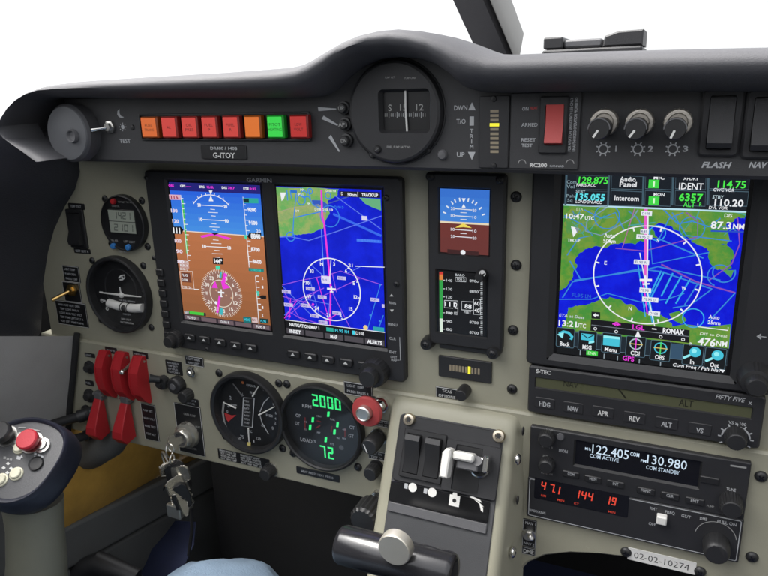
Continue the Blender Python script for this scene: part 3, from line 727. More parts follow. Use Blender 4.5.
# ---- three numbered dimmer knobs
for i, (cx, cy, bx, by) in enumerate(((372, 205, 395, 172), (515, 205, 530, 172), (660, 205, 676, 172))):
    cv = CV(None, KEL, YE); x, z = cv.p(bx, by + 10); R = 54 * cv.mv(bx, by)
    t = thing('light_dimmer', ['first dimmer knob from the left, numbered 1, nearest the red rocker', 'middle dimmer knob numbered 2 under the hood', 'third dimmer knob numbered 3, nearest the FLASH switch'][i], 'knob', (x, YE, z), 'numbered dimmer knobs')
    b = MB(); zr = z + R * .36; b.lathe(x + R * .1, zr, [(R * .62, YE - .0052), (R * .70, YE - .0062), (R * .92, YE - .0060), (R * .97, YE - .005), (R, YE)], P('worn_metal_ring', (.56, .52, .46), .36, .7, bump=.3, mark=.4), 60, 20, .022); b.build('ring', t)
    b = MB(); r2 = R * .76; y1 = YE - .020
    b.lathe(x, z, [(0, y1), (r2 * .88, y1), (r2 * .95, y1 + .0008), (r2, YE - .012), (r2, YE - .004)], KNOB, 40); 
    b.ring(x, z, r2 * .97, .0007, y1 - .0001, GREY, 0, 180, 24); cap = b.build('cap', t)  # grey half ring is a highlight drawn on the cap's upper rim
    b = MB(); a = math.radians((238, 236, 248)[i]); b.line((x + r2 * .1 * math.cos(a), z + r2 * .1 * math.sin(a)), (x + r2 * .88 * math.cos(a), z + r2 * .88 * math.sin(a)), .0012, y1 - .0001, PRINT)
    b.build('pointer', cap)
    b = MB(); cv = CV(b, KEL, YE); sx = (396, 529, 663)[i]; sy = 266
    cv.o(sx, sy, 17, 4.5, PRINTG, 1)
    x_, z_ = cv.p(sx, sy); k = cv.mv(sx, sy)
    for q in range(8):
        a = q * math.pi / 4 + .39; b.line((x_ + 20 * k * math.cos(a), z_ + 20 * k * math.sin(a)), (x_ + 28 * k * math.cos(a), z_ + 28 * k * math.sin(a)), 4.5 * k, YE - .00007, PRINTG)
    cv.t('123'[i], sx + 49, sy - 2, 22, None if i == 0 else 20, PRINTG, 1, bold=.03); b.build('legend', t)

# ---- FLASH and NAV rockers
for i, (cx, cy, tx, tcx, lab) in enumerate(((465, 245, 'FLASH', 440, 'black rocker switch marked FLASH under the right of the hood'), (720, 255, 'NAV', 680, 'black rocker switch marked NAV cut by the right edge'))):
    cv = CV(None, KFL, YE); x, z = cv.p(cx, cy); t = thing('rocker_switch', lab, 'switch', (x, YE, z), 'hood rocker switches')
    hw = .0105; hh = .0185
    b = MB(); b.holed(rrect(x - hw, x + hw, z - hh, z + hh, .003), [rrect(x - hw + .004, x + hw - .004, z - hh + .004, z + hh - .004, .001)], YE - .003, YE, BLK2, .0012, .0028, .0004); b.flat([(x - hw + .003, z - hh + .003), (x + hw - .003, z - hh + .003), (x + hw - .003, z + hh - .003), (x - hw + .003, z + hh - .003)], YE - .0003, FACE); b.build('bezel', t)
    a = .0062; pr = [(YE - .0004, z + hh - .005), (YE - .0035, z + hh - .005), (YE - .004, z), (YE - .0095, z - hh + .008), (YE - .0075, z - hh + .005), (YE - .0004, z - hh + .005)]
    b = MB(); b.extrude([(x - a, y, z_) for y, z_ in pr], (2 * a, 0, 0), BLK2); b.build('rocker', t)
    b = MB(); cv = CV(b, KFL, YE); cv.t(tx, tcx, 489, 34, 172 if i == 0 else 108, PRINTG, 1, shear=.25, bold=.03); b.build('legend', t)

# ================================================================== LEFT OF THE PANEL
def rocker(t, x, z, hw, hh, y, up=True, lip=.001):
    b = MB(); b.holed(rrect(x - hw, x + hw, z - hh, z + hh, .0012), [rrect(x - hw * .7, x + hw * .7, z - hh * .82, z + hh * .82, .0006)], y - .0022, y, BLK, .0005, .002, .0003)
    b.flat([(x - hw * .72, z - hh * .84), (x + hw * .72, z - hh * .84), (x + hw * .72, z + hh * .84), (x - hw * .72, z + hh * .84)], y - .0002, FACE); b.build('bezel', t)
    s_ = 1 if up else -1; a = hw * .66; h = hh * .78
    pr = [(y - .0003, z + s_ * h), (y - .0025, z + s_ * h), (y - .0035, z + s_ * h * .1), (y - .0085, z - s_ * h * .72), (y - .0075, z - s_ * h), (y - .0003, z - s_ * h)]
    b = MB(); b.extrude([(x - a, p, q) for p, q in pr], (2 * a, 0, 0), KNOB); b.build('rocker', t)

cv = CV(None, KLP, YU); x, z = cv.p(204, 232)
t = thing('rocker_switch', 'tall black rocker switch at the left edge of the panel beside the clock', 'switch', (x, YU, z))
rocker(t, x, z, 22 * cv.mh(204, 232), 50 * cv.mv(204, 232), YU)
for y0, y1 in ((166, 182), (284, 297)): placard(t, cv, 180 + (y0 - 166) * .13, y0, 222 + (y0 - 166) * .13, y1, 1, border=False, name='placard')
x, z = cv.p(192, 392); t = thing('fuel_pump_switch', 'brass toggle switch between two white bordered black placards, left of the turn coordinator', 'toggle switch', (x, YU, z))
placard(t, cv, 167, 330, 209, 372, 3); placard(t, cv, 168, 372, 212, 424, 0, border=True); placard(t, cv, 150, 424, 228, 486, 5)
toggle(t, x, z, YU - .001, (-.62, -1.0, -.42), .019, BRASS, .0018, BRASS, 1.1, .0062)

def gauge_body(t, x, z, R, y, face=FACE, rim=BLK, inner=.88, depth=.005, scr=None, ys=None, sr=.0036):
    b = MB(); b.lathe(x, z, [(R * inner, y + depth), (R * (inner + .02), y - .0022), (R * .95, y - .0032), (R * .985, y - .0026), (R, y - .001), (R, y + .007)], rim, 64, cap=False); b.build('bezel', t)
    b = MB(); b.disc(x, z, R * (inner + .012), y + depth - .0008, face, 64)
    for dx, dz in (scr if scr is not None else ((-.84, .80), (.84, .80), (-.84, -.80), (.84, -.80))): screw(t, x + dx * R, z + dz * R, sr, ys if ys is not None else y)
    return b
def cover_glass(t, x, z, R, y, dome=.0012):
    k = 'cover_glass'
    if k not in MATS:
        m = bpy.data.materials.new(k); m.use_nodes = True; nt = m.node_tree; nt.nodes.remove(nt.nodes['Principled BSDF'])
        tr = nt.nodes.new('ShaderNodeBsdfTransparent'); gl = nt.nodes.new('ShaderNodeBsdfGlossy'); gl.inputs['Roughness'].default_value = .06
        lw = nt.nodes.new('ShaderNodeLayerWeight'); lw.inputs[0].default_value = .5; pw = nt.nodes.new('ShaderNodeMath'); pw.operation = 'POWER'; pw.inputs[1].default_value = 4; fr = nt.nodes.new('ShaderNodeMapRange'); fr.inputs[3].default_value = .04; fr.inputs[4].default_value = .6; nt.links.new(lw.outputs['Facing'], pw.inputs[0]); nt.links.new(pw.outputs[0], fr.inputs[0]); mx = nt.nodes.new('ShaderNodeMixShader')
        nt.links.new(fr.outputs[0], mx.inputs[0]); nt.links.new(tr.outputs[0], mx.inputs[1]); nt.links.new(gl.outputs[0], mx.inputs[2]); nt.links.new(mx.outputs[0], nt.nodes['Material Output'].inputs[0]); MATS[k] = m
    b = MB(); b.lathe(x, z, [(0, y - dome), (R * .35, y - dome * .88), (R * .7, y - dome * .5), (R, y)], MATS[k], 48); b.build('glass', t, smooth=80)
# ---- digital clock
cv = CV(None, KLG, 0); x, z = cv.p(157, 130); R = 108 * cv.mv(157, 130)
t = thing('digital_clock', 'round digital clock with a two line grey LCD, red dot and two blue buttons', 'clock', (x, 0, z))
b = gauge_body(t, x, z, R, .004, inner=.93, depth=.0, ys=YU); b.build('face', t)
yf = .0032
b = MB(); cv = CV(b, KLG, yf); lcd = [(103, 70), (207, 79), (215, 119), (230, 122), (232, 174), (108, 167)]
X0c, Z1c = cv.p(106, 72); X1c, Z0c = cv.p(222, 171)
b.prism(rrect(X0c, X1c, Z0c, Z1c, .001), yf - .0009, yf + .0008, BLK, .0003)
b.flat(rrect(X0c + .0008, X1c - .0008, (Z0c + Z1c) / 2 + .0003, Z1c - .0008, .0005), yf - .00096, LCD); b.flat(rrect(X0c + .0008, X1c - .0008, Z0c + .0008, (Z0c + Z1c) / 2 - .0003, .0005), yf - .00096, LCD)
cz = (Z0c + Z1c) / 2; hq = (Z1c - Z0c) / 4
b.seg7('1421', (X0c + X1c) / 2 + .001, cz + hq, (X1c - X0c) * .62, hq * 1.15, yf - .00105, LCDD, th=.0009); b.seg7('2:101'.replace(':', ''), (X0c + X1c) / 2 + .001, cz - hq, (X1c - X0c) * .7, hq * 1.15, yf - .00105, LCDD, th=.0009)
b.build('lcd', t)
b = MB(); cv = CV(b, KLG, yf); cv.sc(122, 152, 62, 7, PRINTD, 1); cv.sc(107, 124, 36, 6, REDP, 1); cv.sc(146, 200, 47, 6, PRINTD, 1); cv.sc(112, 150, 193, 8, PRINTD, 1); cv.sc(168, 212, 198, 8, PRINTD, 1); cv.sc(150, 182, 236, 7, PRINTG, 1); b.build('legend', t)
for cx, cy, m, r in ((131, 44, RED, 11), (131, 214, BLUEB, 12), (188, 219, BLUEB, 12)):
    bx, bz = CV(None, KLG, yf).p(cx, cy); b = MB(); r = r * mmv(120, 220) / KLG[2]; b.lathe(bx, bz, [(0, yf - .003), (r * .8, yf - .0028), (r, yf - .0018), (r, yf)], m, 20); b.build('button', t)
cover_glass(t, x, z, R * .925, .0012, .0006)
# ---- turn coordinator
cv = CV(None, KLG, 0); x, z = cv.p(140, 405); R = 144 * cv.mv(140, 405)
t = thing('turn_coordinator', 'round turn coordinator with white aeroplane symbol and slip ball tube', 'gauge', (x, 0, z))
b = gauge_body(t, x, z, R, .0015, inner=.88, depth=.0058, ys=YU); b.lathe(x, z + R * .12, [(R * .5, .0064), (R * .52, .0060), (R * .54, .0064)], BLK, 40, cap=False); b.build('face', t)
b = MB(); cv = CV(b, KLG, .0042)
p0 = cv.p(78, 392); p1 = cv.p(236, 409); pc = cv.p(160, 402)
b.tube([(p0[0], .0035, p0[1]), (pc[0], .0035, pc[1]), (p1[0], .0035, p1[1])], [.0006, .0012, .0006], WPAINT, 10)
b.ball((pc[0], .0035, pc[1]), (.0035, .002, .0028), WPAINT); pt_ = cv.p(154, 372); b.tube([(pc[0], .0035, pc[1]), (pt_[0], .0035, pt_[1])], .0007, WPAINT, 8); b.build('aeroplane_symbol', t)
a0 = Vector((cv.p(112, 438)[0], .004, cv.p(112, 432)[1])); a1 = Vector((cv.p(243, 446)[0], .004, cv.p(243, 452)[1])); am = (a0 + a1) / 2 - Vector((0, 0, .0022))
b = MB(); b.tube([a0, a0.lerp(am, .5) - Vector((0, 0, .0007)), am, a1.lerp(am, .5) - Vector((0, 0, .0007)), a1], .0044, WPAINT, 14)
dd = (a1 - a0).normalized()
for k in (-.0042, .0042): b.torus(am + dd * k - Vector((0, .0002, 0)), .0046, .0005, dd, BLK, 20, 6)
b.build('slip_tube', t)
b = MB(); b.ball(am - Vector((0, .0022, 0)), (.0036, .0036, .0036), KNOB); b.build('slip_ball', t)
b = MB(); cv = CV(b, KLG, .0050)
cv.l([(148, 338), (158, 328), (170, 326), (172, 336), (162, 344), (152, 344)], 5, PRINT, 1); cv.d(162, 336, 5, PRINT, 1)
for q in ((84, 424, 10), (104, 455, 9)): cv.o(q[0], q[1], q[2] * .6, 3, PRINT, 1)
cv.l([(82, 421), (98, 425)], 6, PRINT, 1); cv.sc(150, 212, 425, 6, PRINTG, 1); cv.sc(165, 200, 477, 6, PRINTG, 1); cv.sc(158, 200, 496, 7, PRINT, 1); cv.sc(155, 205, 509, 7, PRINT, 1); cv.l([(88, 392), (74, 391)], 6, PRINT, 1); b.build('legend', t)

cover_glass(t, x, z, R * .90, -.0006)
# ================================================================== PRIMARY DISPLAY UNIT
t = thing('flight_display', 'wide black twin screen flight display showing blue and brown horizon and a moving map', 'flight display', (.127, 0, -.17))
PF = (.0264, .1240, -.1401, -.0101); MF = (.1402, .2362, -.1405, -.0104)
b = MB(); g = .0035
b.holed(rrect(0, .254, -.170, 0, .004), [rrect(PF[0] - g, PF[1] + g, PF[2] - g, PF[3] + g, .0015), rrect(MF[0] - g, MF[1] + g, MF[2] - g, MF[3] + g, .0015)], 0, YU, BLK2, .0014, .0022, .0022, BLK)
b.build('bezel', t)
yS = .0021
# --- left screen: attitude and heading
b = MB(); b.flat([(PF[0] - .002, PF[2] - .002), (PF[1] + .002, PF[2] - .002), (PF[1] + .002, PF[3] + .002), (PF[0] - .002, PF[3] + .002)], yS, GLOSS)
cv = CV(b, KA, yS - .0001); zh = cv.p(340, 372)[1]
cv.bands(PF[0], PF[1], PF[3], zh, '#0a52e0', '#3c90e6', 8); cv.bands(PF[0], PF[1], zh, PF[2], '#bd7040', '#92592e', 10)
xw = lambda f_: PF[0] + (PF[1] - PF[0]) * f_
b.flat([(PF[0], PF[3] - .0075), (PF[1], PF[3] - .0075), (PF[1], PF[3]), (PF[0], PF[3])], cv.y(1), E('#1c1a78'))
b.flat([(PF[0], zh - .0004), (PF[1], zh - .0004), (PF[1], zh + .0004), (PF[0], zh + .0004)], cv.y(1), E('#f2d8c0'))
for tx, x_, m in (('OBS', 72, MG), ('GPS', 146, W_), ('---', 184, MG), ('BRG', 268, W_), ('KLGL', 323, MG), ('DIS', 413, W_), ('78.7', 457, MG), ('ETE', 552, W_), ('0:32', 596, MG)): cv.t(tx, x_, 68 + (x_ - 70) * .04, 15, 34 if len(tx) < 4 else 44, m, 3, bold=.03)
# roll arc
pc = cv.p(340, 316); rr = (cv.p(323, 128)[1] - pc[1])
b.ring(pc[0], pc[1], rr, .0007, cv.y(2), W_, 42, 138, 40)
for a in (45, 60, 70, 80, 100, 110, 120, 135):
    for q in ((1, 1.07),): b.line((pc[0] + rr * math.cos(math.radians(a)), pc[1] + rr * math.sin(math.radians(a))), (pc[0] + rr * q[1] * math.cos(math.radians(a)), pc[1] + rr * q[1] * math.sin(math.radians(a))), .0007, cv.y(3), W_)
cv.f([(314, 100), (337, 100), (326, 128)], W_, 4); cv.f([(326, 130), (316, 160), (342, 170)], W_, 4); cv.f([(315, 160), (342, 160), (342, 168), (315, 168)], W_, 5)
# pitch ladder
for cy, half, ax in ((197, 72, 336), (289, 72, 345), (460, 68, 365)):
    cv.l([(ax - half, cy - half * .055), (ax + half, cy + half * .055)], 4.5, W_, 3)
    for sgn in (-1, 1): cv.t('10' if cy > 250 else '20', ax + sgn * (half + 12), cy + sgn * 5, 20, 22, W_, 4, bold=.05)
for cy, half, ax in ((220, 15, 338), (240, 32, 340), (262, 15, 342), (312, 15, 347), (333, 32, 350), (352, 15, 352), (415, 18, 358), (437, 34, 360), (482, 17, 366), (503, 34, 368), (525, 15, 370)): cv.l([(ax - half, cy - 1), (ax + half, cy + 2)], 3.6, W_, 3)
cv.f([(350, 372), (258, 388), (270, 402), (345, 385)], MG, 5); cv.f([(350, 372), (458, 404), (440, 414), (352, 386)], MG, 5); cv.f([(325, 368), (382, 372), (352, 384)], E('#151515'), 6)
# speed tape (left) and altitude tape (right)
cv.l([(133, 128), (182, 572)], 4, W_, 3); cv.f([(138, 160), (150, 160), (180, 500), (168, 500)], E('#38c050'), 2)
for k, (tx, cy) in enumerate((('130', 228), ('120', 295), ('100', 420), ('90', 487), ('80', 553))):
    cx = 92 + (cy - 228) * .125; cv.t(tx, cx, cy, 22, 42, E('#e8d8e8'), 4, bold=.04)
for k in range(13): cy = 150 + k * 33; cx = 133 + (cy - 128) * .11; cv.l([(cx, cy), (cx + (24 if k % 2 else 14), cy + 1)], 4, W_, 4)
cv.f([(58, 125), (130, 128), (134, 160), (62, 158)], E('#e0b0c0'), 4); cv.t('115', 94, 143, 20, 46, E('#a02050'), 5, bold=.04)
cv.f([(80, 330), (134, 330), (152, 352), (138, 378), (88, 376)], BKS, 5); cv.t('111', 108, 354, 34, 44, W_, 6, bold=.05)
cv.l([(532, 140), (572, 572)], 4, W_, 3)
cv.f([(533, 148), (630, 150), (632, 182), (536, 180)], E('#18a898'), 4); cv.f([(533, 152), (570, 152), (572, 178), (536, 176)], E('#06302c'), 5)
for tx, cx, cy in (('9200', 590, 222), ('9100', 597, 306), ('8700', 612, 475), ('8600', 622, 553)): cv.t(tx, cx, cy, 24, 56, E('#eef0f8'), 4, bold=.04)
for k in range(12): cy = 190 + k * 33; cx = 533 + (cy - 140) * .092; cv.l([(cx, cy), (cx + (22 if k % 2 else 13), cy + 1)], 4, W_, 4)
cv.f([(540, 384), (562, 384), (556, 410), (545, 410)], E('#28d8b0'), 4)
cv.f([(560, 392), (576, 368), (650, 370), (650, 412), (576, 410)], BKS, 5); cv.t('8840', 614, 391, 30, 62, W_, 6, bold=.05); cv.t('20', 632, 358, 18, 28, W_, 6)
# heading box and rose
cv = CV(b, KB, yS - .0001)
cv.f([(308, 48), (375, 50), (376, 92), (310, 88)], BKS, 6); cv.t('144°', 342, 70, 26, 52, W_, 7, bold=.06)
pc = cv.p(362, 278); rr = 152 * cv.mv(362, 278)
b.disc(pc[0], pc[1], rr * .93, cv.y(2), E('#946a5c'), 40); b.ring(pc[0], pc[1], rr * .56, .0007, cv.y(4), E('#e8dcc8'))
for k in range(72):
    a = math.radians(k * 5 + 2); q0 = rr * (.9 if k % 2 else .84); b.line((pc[0] + q0 * math.cos(a), pc[1] + q0 * math.sin(a)), (pc[0] + rr * math.cos(a), pc[1] + rr * math.sin(a)), .0005, cv.y(4), E('#f0e4d8'))
for k, tx in enumerate(('6', '3', 'N', '33', '30', 'W', '24', '21', 'S', '15', '12', 'E')):
    a = math.radians(34 + k * 30); b.text(tx, pc[0] + rr * .73 * math.cos(a), pc[1] + rr * .73 * math.sin(a), .0034, cv.y(5), E('#efe6dc'), .0024 * len(tx), bold=.03)
cv.l([(390, 150), (376, 205)], 26, MG, 5); cv.f([(358, 190), (420, 240), (372, 250)], MG, 5); cv.f([(300, 240), (322, 196), (340, 244)], MG, 5); cv.l([(352, 292), (336, 400)], 15, MG, 5)
cv.f([(326, 100), (352, 100), (356, 124), (328, 124)], E('#35e0b0'), 6); cv.l([(360, 140), (356, 176)], 15, E('#30b8c0'), 6); cv.l([(366, 372), (358, 412)], 24, E('#30b8c0'), 5)
cv.l([(362, 250), (362, 300)], 9, W_, 8); cv.l([(342, 268), (382, 272)], 10, W_, 9); cv.l([(354, 295), (371, 297)], 6, W_, 9); cv.d(328, 336, 10, W_, 8)
for q in ((330, 257), (394, 289), (426, 305)): cv.d(q[0], q[1], 6, E('#d0a080'), 6)
# lower data fields
cv.l([(530, 0), (540, 110)], 4, W_, 3)
cv.f([(90, 62), (150, 70), (156, 118), (98, 112)], E('#c09890'), 3)
for cy in (76, 98, 122): cv.sc(98, 152, cy, 15, W_, 5)
cv.l([(96, 136), (176, 136), (188, 248), (108, 244)], 4, E('#e8d8d0'), 4, True); cv.f([(104, 142), (160, 146), (172, 208), (112, 204)], E('#6a3828'), 3)
for cy in (160, 190): cv.sc(108, 152, cy, 16, W_, 5)
cv.sc(110, 170, 236, 13, W_, 5); cv.l([(188, 250), (222, 252)], 5, W_, 5)
cv.f([(536, 114), (634, 120), (634, 140), (538, 134)], E('#0a7c74'), 4); cv.sc(552, 622, 128, 12, E('#35d8c8'), 5)
cv.l([(580, 165), (604, 490)], 4, W_, 4)
for k in range(7): cv.l([(582 + k * 2.6, 165 + k * 36), (602 + k * 2.6, 166 + k * 36)], 5, W_, 5)
cv.f([(586, 262), (602, 262), (606, 292), (592, 292)], E('#30c8b0'), 5); cv.f([(604, 300), (620, 288), (650, 290), (650, 312), (622, 312)], BKS, 6)
for cy in (180, 236, 366, 416): cv.t('1' if cy in (236, 366) else '2', 626, cy, 17, 9, W_, 5)
cv.f([(124, 386), (262, 402), (264, 424), (126, 408)], E('#2c2c30'), 4); cv.f([(156, 390), (250, 400), (250, 418), (158, 408)], E('#3cc832'), 5); cv.t('NAV', 140, 398, 16, 28, W_, 6)
cv.f([(500, 424), (552, 428), (556, 466), (506, 462)], E('#0c7070'), 5); cv.t('HDG', 528, 444, 17, 36, CY, 6); cv.f([(556, 430), (592, 432), (596, 464), (560, 462)], E('#d8c0c0'), 5); cv.sc(560, 590, 446, 16, E('#803030'), 6); cv.f([(608, 436), (662, 440), (664, 470), (612, 466)], E('#083838'), 5); cv.sc(614, 656, 454, 14, CY, 6)
zb0 = cv.p(400, 448)[1]
b.flat([(PF[0], PF[2]), (PF[1], PF[2]), (PF[1], PF[2] + .0052), (PF[0], PF[2] + .0052)], cv.y(4), E('#302630'))
for k in range(5):
    xa = PF[0] + (PF[1] - PF[0]) * (k / 5 + .012); xb = PF[0] + (PF[1] - PF[0]) * ((k + 1) / 5 - .012); b.flat([(xa, PF[2] + .0006), (xb, PF[2] + .0006), (xb, PF[2] + .0044), (xa, PF[2] + .0044)], cv.y(5), E('#6c5a60'))
    if k in (2, 4, 0): b.scrib(xa + .003, xb - .003, PF[2] + .0025, .0024, cv.y(6), W_)
b.build('attitude_screen', t)
# --- right screen: moving map
b = MB(); b.flat([(MF[0] - .002, MF[2] - .002), (MF[1] + .002, MF[2] - .002), (MF[1] + .002, MF[3] + .002), (MF[0] - .002, MF[3] + .002)], yS, GLOSS)
cv = CV(b, KC, yS - .0001); x0, x1, z0, z1 = MF; cv.clip = MF
b.flat([(x0, z0), (x1, z0), (x1, z1), (x0, z1)], cv.y(0), EN('#081ac4', '#1024dc', 50))
GRNL = EN('#6aae5e', '#98b066', 110); GRN2 = EN('#86a868', '#a8b070', 120); LB = E('#2f86e8'); LB2 = E('#5a78f0'); PUR = E('#9a50e8')
cv.f(rough([(28, 40), (405, 55), (395, 92), (340, 118), (352, 195), (326, 250), (300, 290), (180, 322), (100, 330), (48, 330)], 9), GRNL, 1)
cv.f([(525, 104), (649, 112), (653, 180), (600, 160), (560, 140)], E('#62b07c'), 1)
cv.f([(34, 190), (150, 160), (300, 150), (305, 190), (150, 215), (40, 250)], GRN2, 2); cv.f([(245, 118), (305, 120), (350, 150), (330, 170), (260, 160)], E('#2c58c0'), 2)
cv.f([(260, 180), (330, 190), (324, 250), (310, 255), (290, 215)], E('#a89878'), 2)
for p_ in ([(155, 80), (140, 230), (135, 330)], [(160, 90), (230, 100), (250, 140), (330, 190)], [(100, 60), (105, 120)], [(120, 65), (128, 110)], [(150, 220), (330, 180)], [(230, 60), (240, 120)]): cv.l(p_, 6, LB, 3)
for q in ((184, 118, 28), (236, 66, 16), (200, 84, 20), (342, 92, 18), (122, 332, 26)): cv.o(*q, 6, LB, 3)
cv.l([(120, 66), (160, 70)], 16, E('#2070c8'), 3); cv.o(352, 214, 62, 5, LB, 3, n=36)
cv.l([(372, 200), (655, 328)], 14, E('#2c66f0'), 3); cv.l([(56, 335), (120, 332), (230, 355), (400, 300), (655, 212)], 5, LB2, 3)
cv.l([(382, 92), (655, 290)], 5, LB2, 3); cv.l([(510, 352), (655, 362)], 17, E('#2f6cf4'), 3)
cv.sc(515, 650, 356, 13, E('#4f8cff'), 4)
cv.l([(340, 140), (400, 120), (470, 95)], 6, E('#3c58b0'), 3)
for cx, cy, wd in ((186, 86, 34), (232, 138, 26), (168, 182, 28), (318, 174, 108), (190, 58, 20)): cv.sc(cx - wd / 2, cx + wd / 2, cy, 15, W_, 5)
cv.sc(380, 440, 160, 15, LB, 5); cv.r(540, 212, 572, 238, E('#d8d4f4'), 5); cv.sc(330, 390, 64, 14, W_, 5); cv.l([(40, 188), (150, 160), (290, 145)], 4, E('#a8a480'), 3)
cv.f([(62, 74), (96, 74), (82, 112), (70, 124)], W_, 6)
cv.f([(408, 66), (648, 72), (649, 106), (410, 98)], E('#16161a'), 6); cv.sc(420, 440, 80, 18, W_, 7); cv.t('50nm', 484, 86, 20, 54, W_, 7, bold=.03); cv.l([(518, 70), (518, 100)], 4, W_, 7); cv.t('TRACK UP', 588, 88, 18, 96, W_, 7, bold=.04)
cv.l([(303, 60), (308, 210), (320, 260), (344, 480), (358, 620)], 12, MG, 5); cv.l([(303, 290), (318, 560)], 5, E('#6090ff'), 4); cv.l([(360, 470), (352, 590)], 5, W_, 6)
# range ring and airspace in the lower part
pcx, pcy = cv.px(360, 586); cd = CV(b, KD, yS - .0001)
pc = cd.p(295, 118); rr = 148 * cd.mv(295, 118); b.ring(pc[0], pc[1], rr, .0009, cd.y(6), W_, 0, 360, 60)
for k in range(12):
    a = math.radians(20 + k * 30); b.line((pc[0] + rr * .94 * math.cos(a), pc[1] + rr * .94 * math.sin(a)), (pc[0] + rr * math.cos(a), pc[1] + rr * math.sin(a)), .0009, cd.y(6), W_); b.text(('E', '6', '3', 'N', '33', '30', 'W', '24', '21', 'S', '15', '12')[k], pc[0] + rr * .85 * math.cos(a), pc[1] + rr * .85 * math.sin(a), .003, cd.y(7), W_, bold=.03)
cd.t('21', 388, 0, 15, 20, W_, 7); 
pts = [([(60, 95), (140, 75), (270, 50), (340, 28), (430, 60), (540, 95)], PUR), ([(250, 150), (430, 65)], PUR), ([(300, 130), (395, 320)], PUR), ([(62, 150), (180, 180), (300, 260)], PUR), ([(80, 250), (220, 130)], PUR), ([(225, 60), (290, 280)], MG), ([(70, 130), (140, 250), (250, 285)], PUR), ([(80, 280), (330, 300)], LB2), ([(200, 0), (290, 80)], LB2), ([(290, 140), (280, 260)], LB2), ([(60, 100), (200, 240)], LB2), ([(410, 5), (550, 10)], W_), ([(370, 40), (440, 5)], LB2),
       ([(530, 95), (470, 305)], LB), ([(545, 240), (520, 310)], LB), ([(75, 190), (260, 110)], PUR), ([(90, 220), (200, 290)], PUR), ([(320, 130), (300, 40)], PUR), ([(70, 240), (160, 160), (300, 190)], LB2), ([(190, 60), (240, 250)], LB2), ([(100, 160), (90, 285)], MG), ([(130, 170), (70, 255)], MG), ([(240, 285), (330, 230)], MG)]
for p_, m in pts: cd.l(p_, 3.6, m, 4)
cd.l([(282, 0), (292, 110), (290, 290)], 8, MG, 5)
for cx, cy in ((268, 70), (345, 62), (195, 113), (80, 127), (252, 153), (170, 193), (90, 190), (215, 243), (322, 230), (256, 274), (312, 298), (505, 166), (544, 195)): cd.r(cx - 21 if cx < 540 else cx - 6, cy - 8, cx + 21 if cx < 540 else cx + 6, cy + 8, E('#c8c0f0'), 6); (cd.sc(cx - 16, cx + 16, cy, 9, E('#5048a0'), 7) if cx < 540 else None)
cd.r(248, 52, 292, 88, E('#e0dcf8'), 6); cd.l([(296, 100), (298, 130)], 8, W_, 9); cd.l([(276, 112), (318, 116)], 9, W_, 10); cd.l([(289, 127), (306, 128)], 5, W_, 10)
for q in ((530, 94), (483, 240), (528, 268)): cd.d(q[0], q[1], 5, LB, 6)
for q in ((190, 190), (95, 245), (208, 188)): cd.d(q[0], q[1], 6, MG, 6)
b.flat([(x0, z0), (x1, z0), (x1, z0 + .0125), (x0, z0 + .0125)], cd.y(8), E('#08080c')); zl = z0 + .0125
b.flat([(x0, zl), (x1, zl), (x1, zl + .0006), (x0, zl + .0006)], cd.y(8), W_)
b.text('NAVIGATION MAP 1', x0 + .004, z0 + .0092, .003, cd.y(9), W_, .030, 'l', bold=.03); b.flat([(x0 + .041, z0 + .0075), (x0 + .048, z0 + .0075), (x0 + .048, z0 + .0108), (x0 + .041, z0 + .0108)], cd.y(9), E('#18a898')); b.scrib(x0 + .0495, x0 + .0645, z0 + .0092, .0028, cd.y(9), CY); b.flat([(x0 + .066, z0 + .0075), (x0 + .0685, z0 + .0075), (x0 + .0685, z0 + .0108), (x0 + .066, z0 + .0108)], cd.y(9), CY); b.scrib(x0 + .0692, x0 + .079, z0 + .0092, .0028, cd.y(9), W_)
b.flat([(x1 - .0105, z0 + .0132), (x1 - .0006, z0 + .0132), (x1 - .0006, z0 + .0168), (x1 - .0105, z0 + .0168)], cd.y(9), E('#18a0b0')); b.disc(x1 - .0175, z0 + .0150, .0021, cd.y(9), E('#f0d080'))
for k in range(5):
    xa = x0 + (x1 - x0) * (k / 5 + .008); xb = x0 + (x1 - x0) * ((k + 1) / 5 - .008); b.flat([(xa, z0 + .0005), (xb, z0 + .0005), (xb, z0 + .0055), (xa, z0 + .0055)], cd.y(9), E('#4a464c'))
    tx = {0: 'INSET', 2: 'MAP', 4: 'ALERTS'}.get(k)
    if tx: b.text(tx, (xa + xb) / 2, z0 + .003, .0031, cd.y(10), W_, .0023 * len(tx), bold=.04)
b.build('map_screen', t)
# --- bezel lettering, keys and knobs
b = MB(); cv = CV(b, KA, 0); cv.t('GARMIN', 634, 33, 26, 160, PRINTG, 1, bold=.025)
cd = CV(b, KD, 0)
cd.f([(574, 150), (592, 150), (583, 138)], PRINT, 1); cd.f([(576, 213), (594, 213), (585, 226)], PRINT, 1); cd.t('RNG', 588, 181, 13, 32, PRINTG, 1); cd.t('MENU', 588, 285, 13, 44, PRINTG, 1); cd.t('CLR', 588, 352, 13, 32, PRINTG, 1); cd.t('ENT', 590, 418, 13, 32, PRINTG, 1); cd.t('DFLT', 594, 442, 10, 30, PRINTG, 1); cd.t('MAP', 596, 456, 10, 28, PRINTG, 1)
cd.l([(622, 346), (626, 456), (612, 456)], 3, PRINTG, 1)
tri = [(294, 354), (311, 356.5), (328, 359.3), (346.5, 362.3), (365, 365.5), (190, 337.2), (205, 339.5), (220.5, 342), (236, 345), (251.5, 347.5)]
for px, py in tri:
    pass
b.build('legend', t)
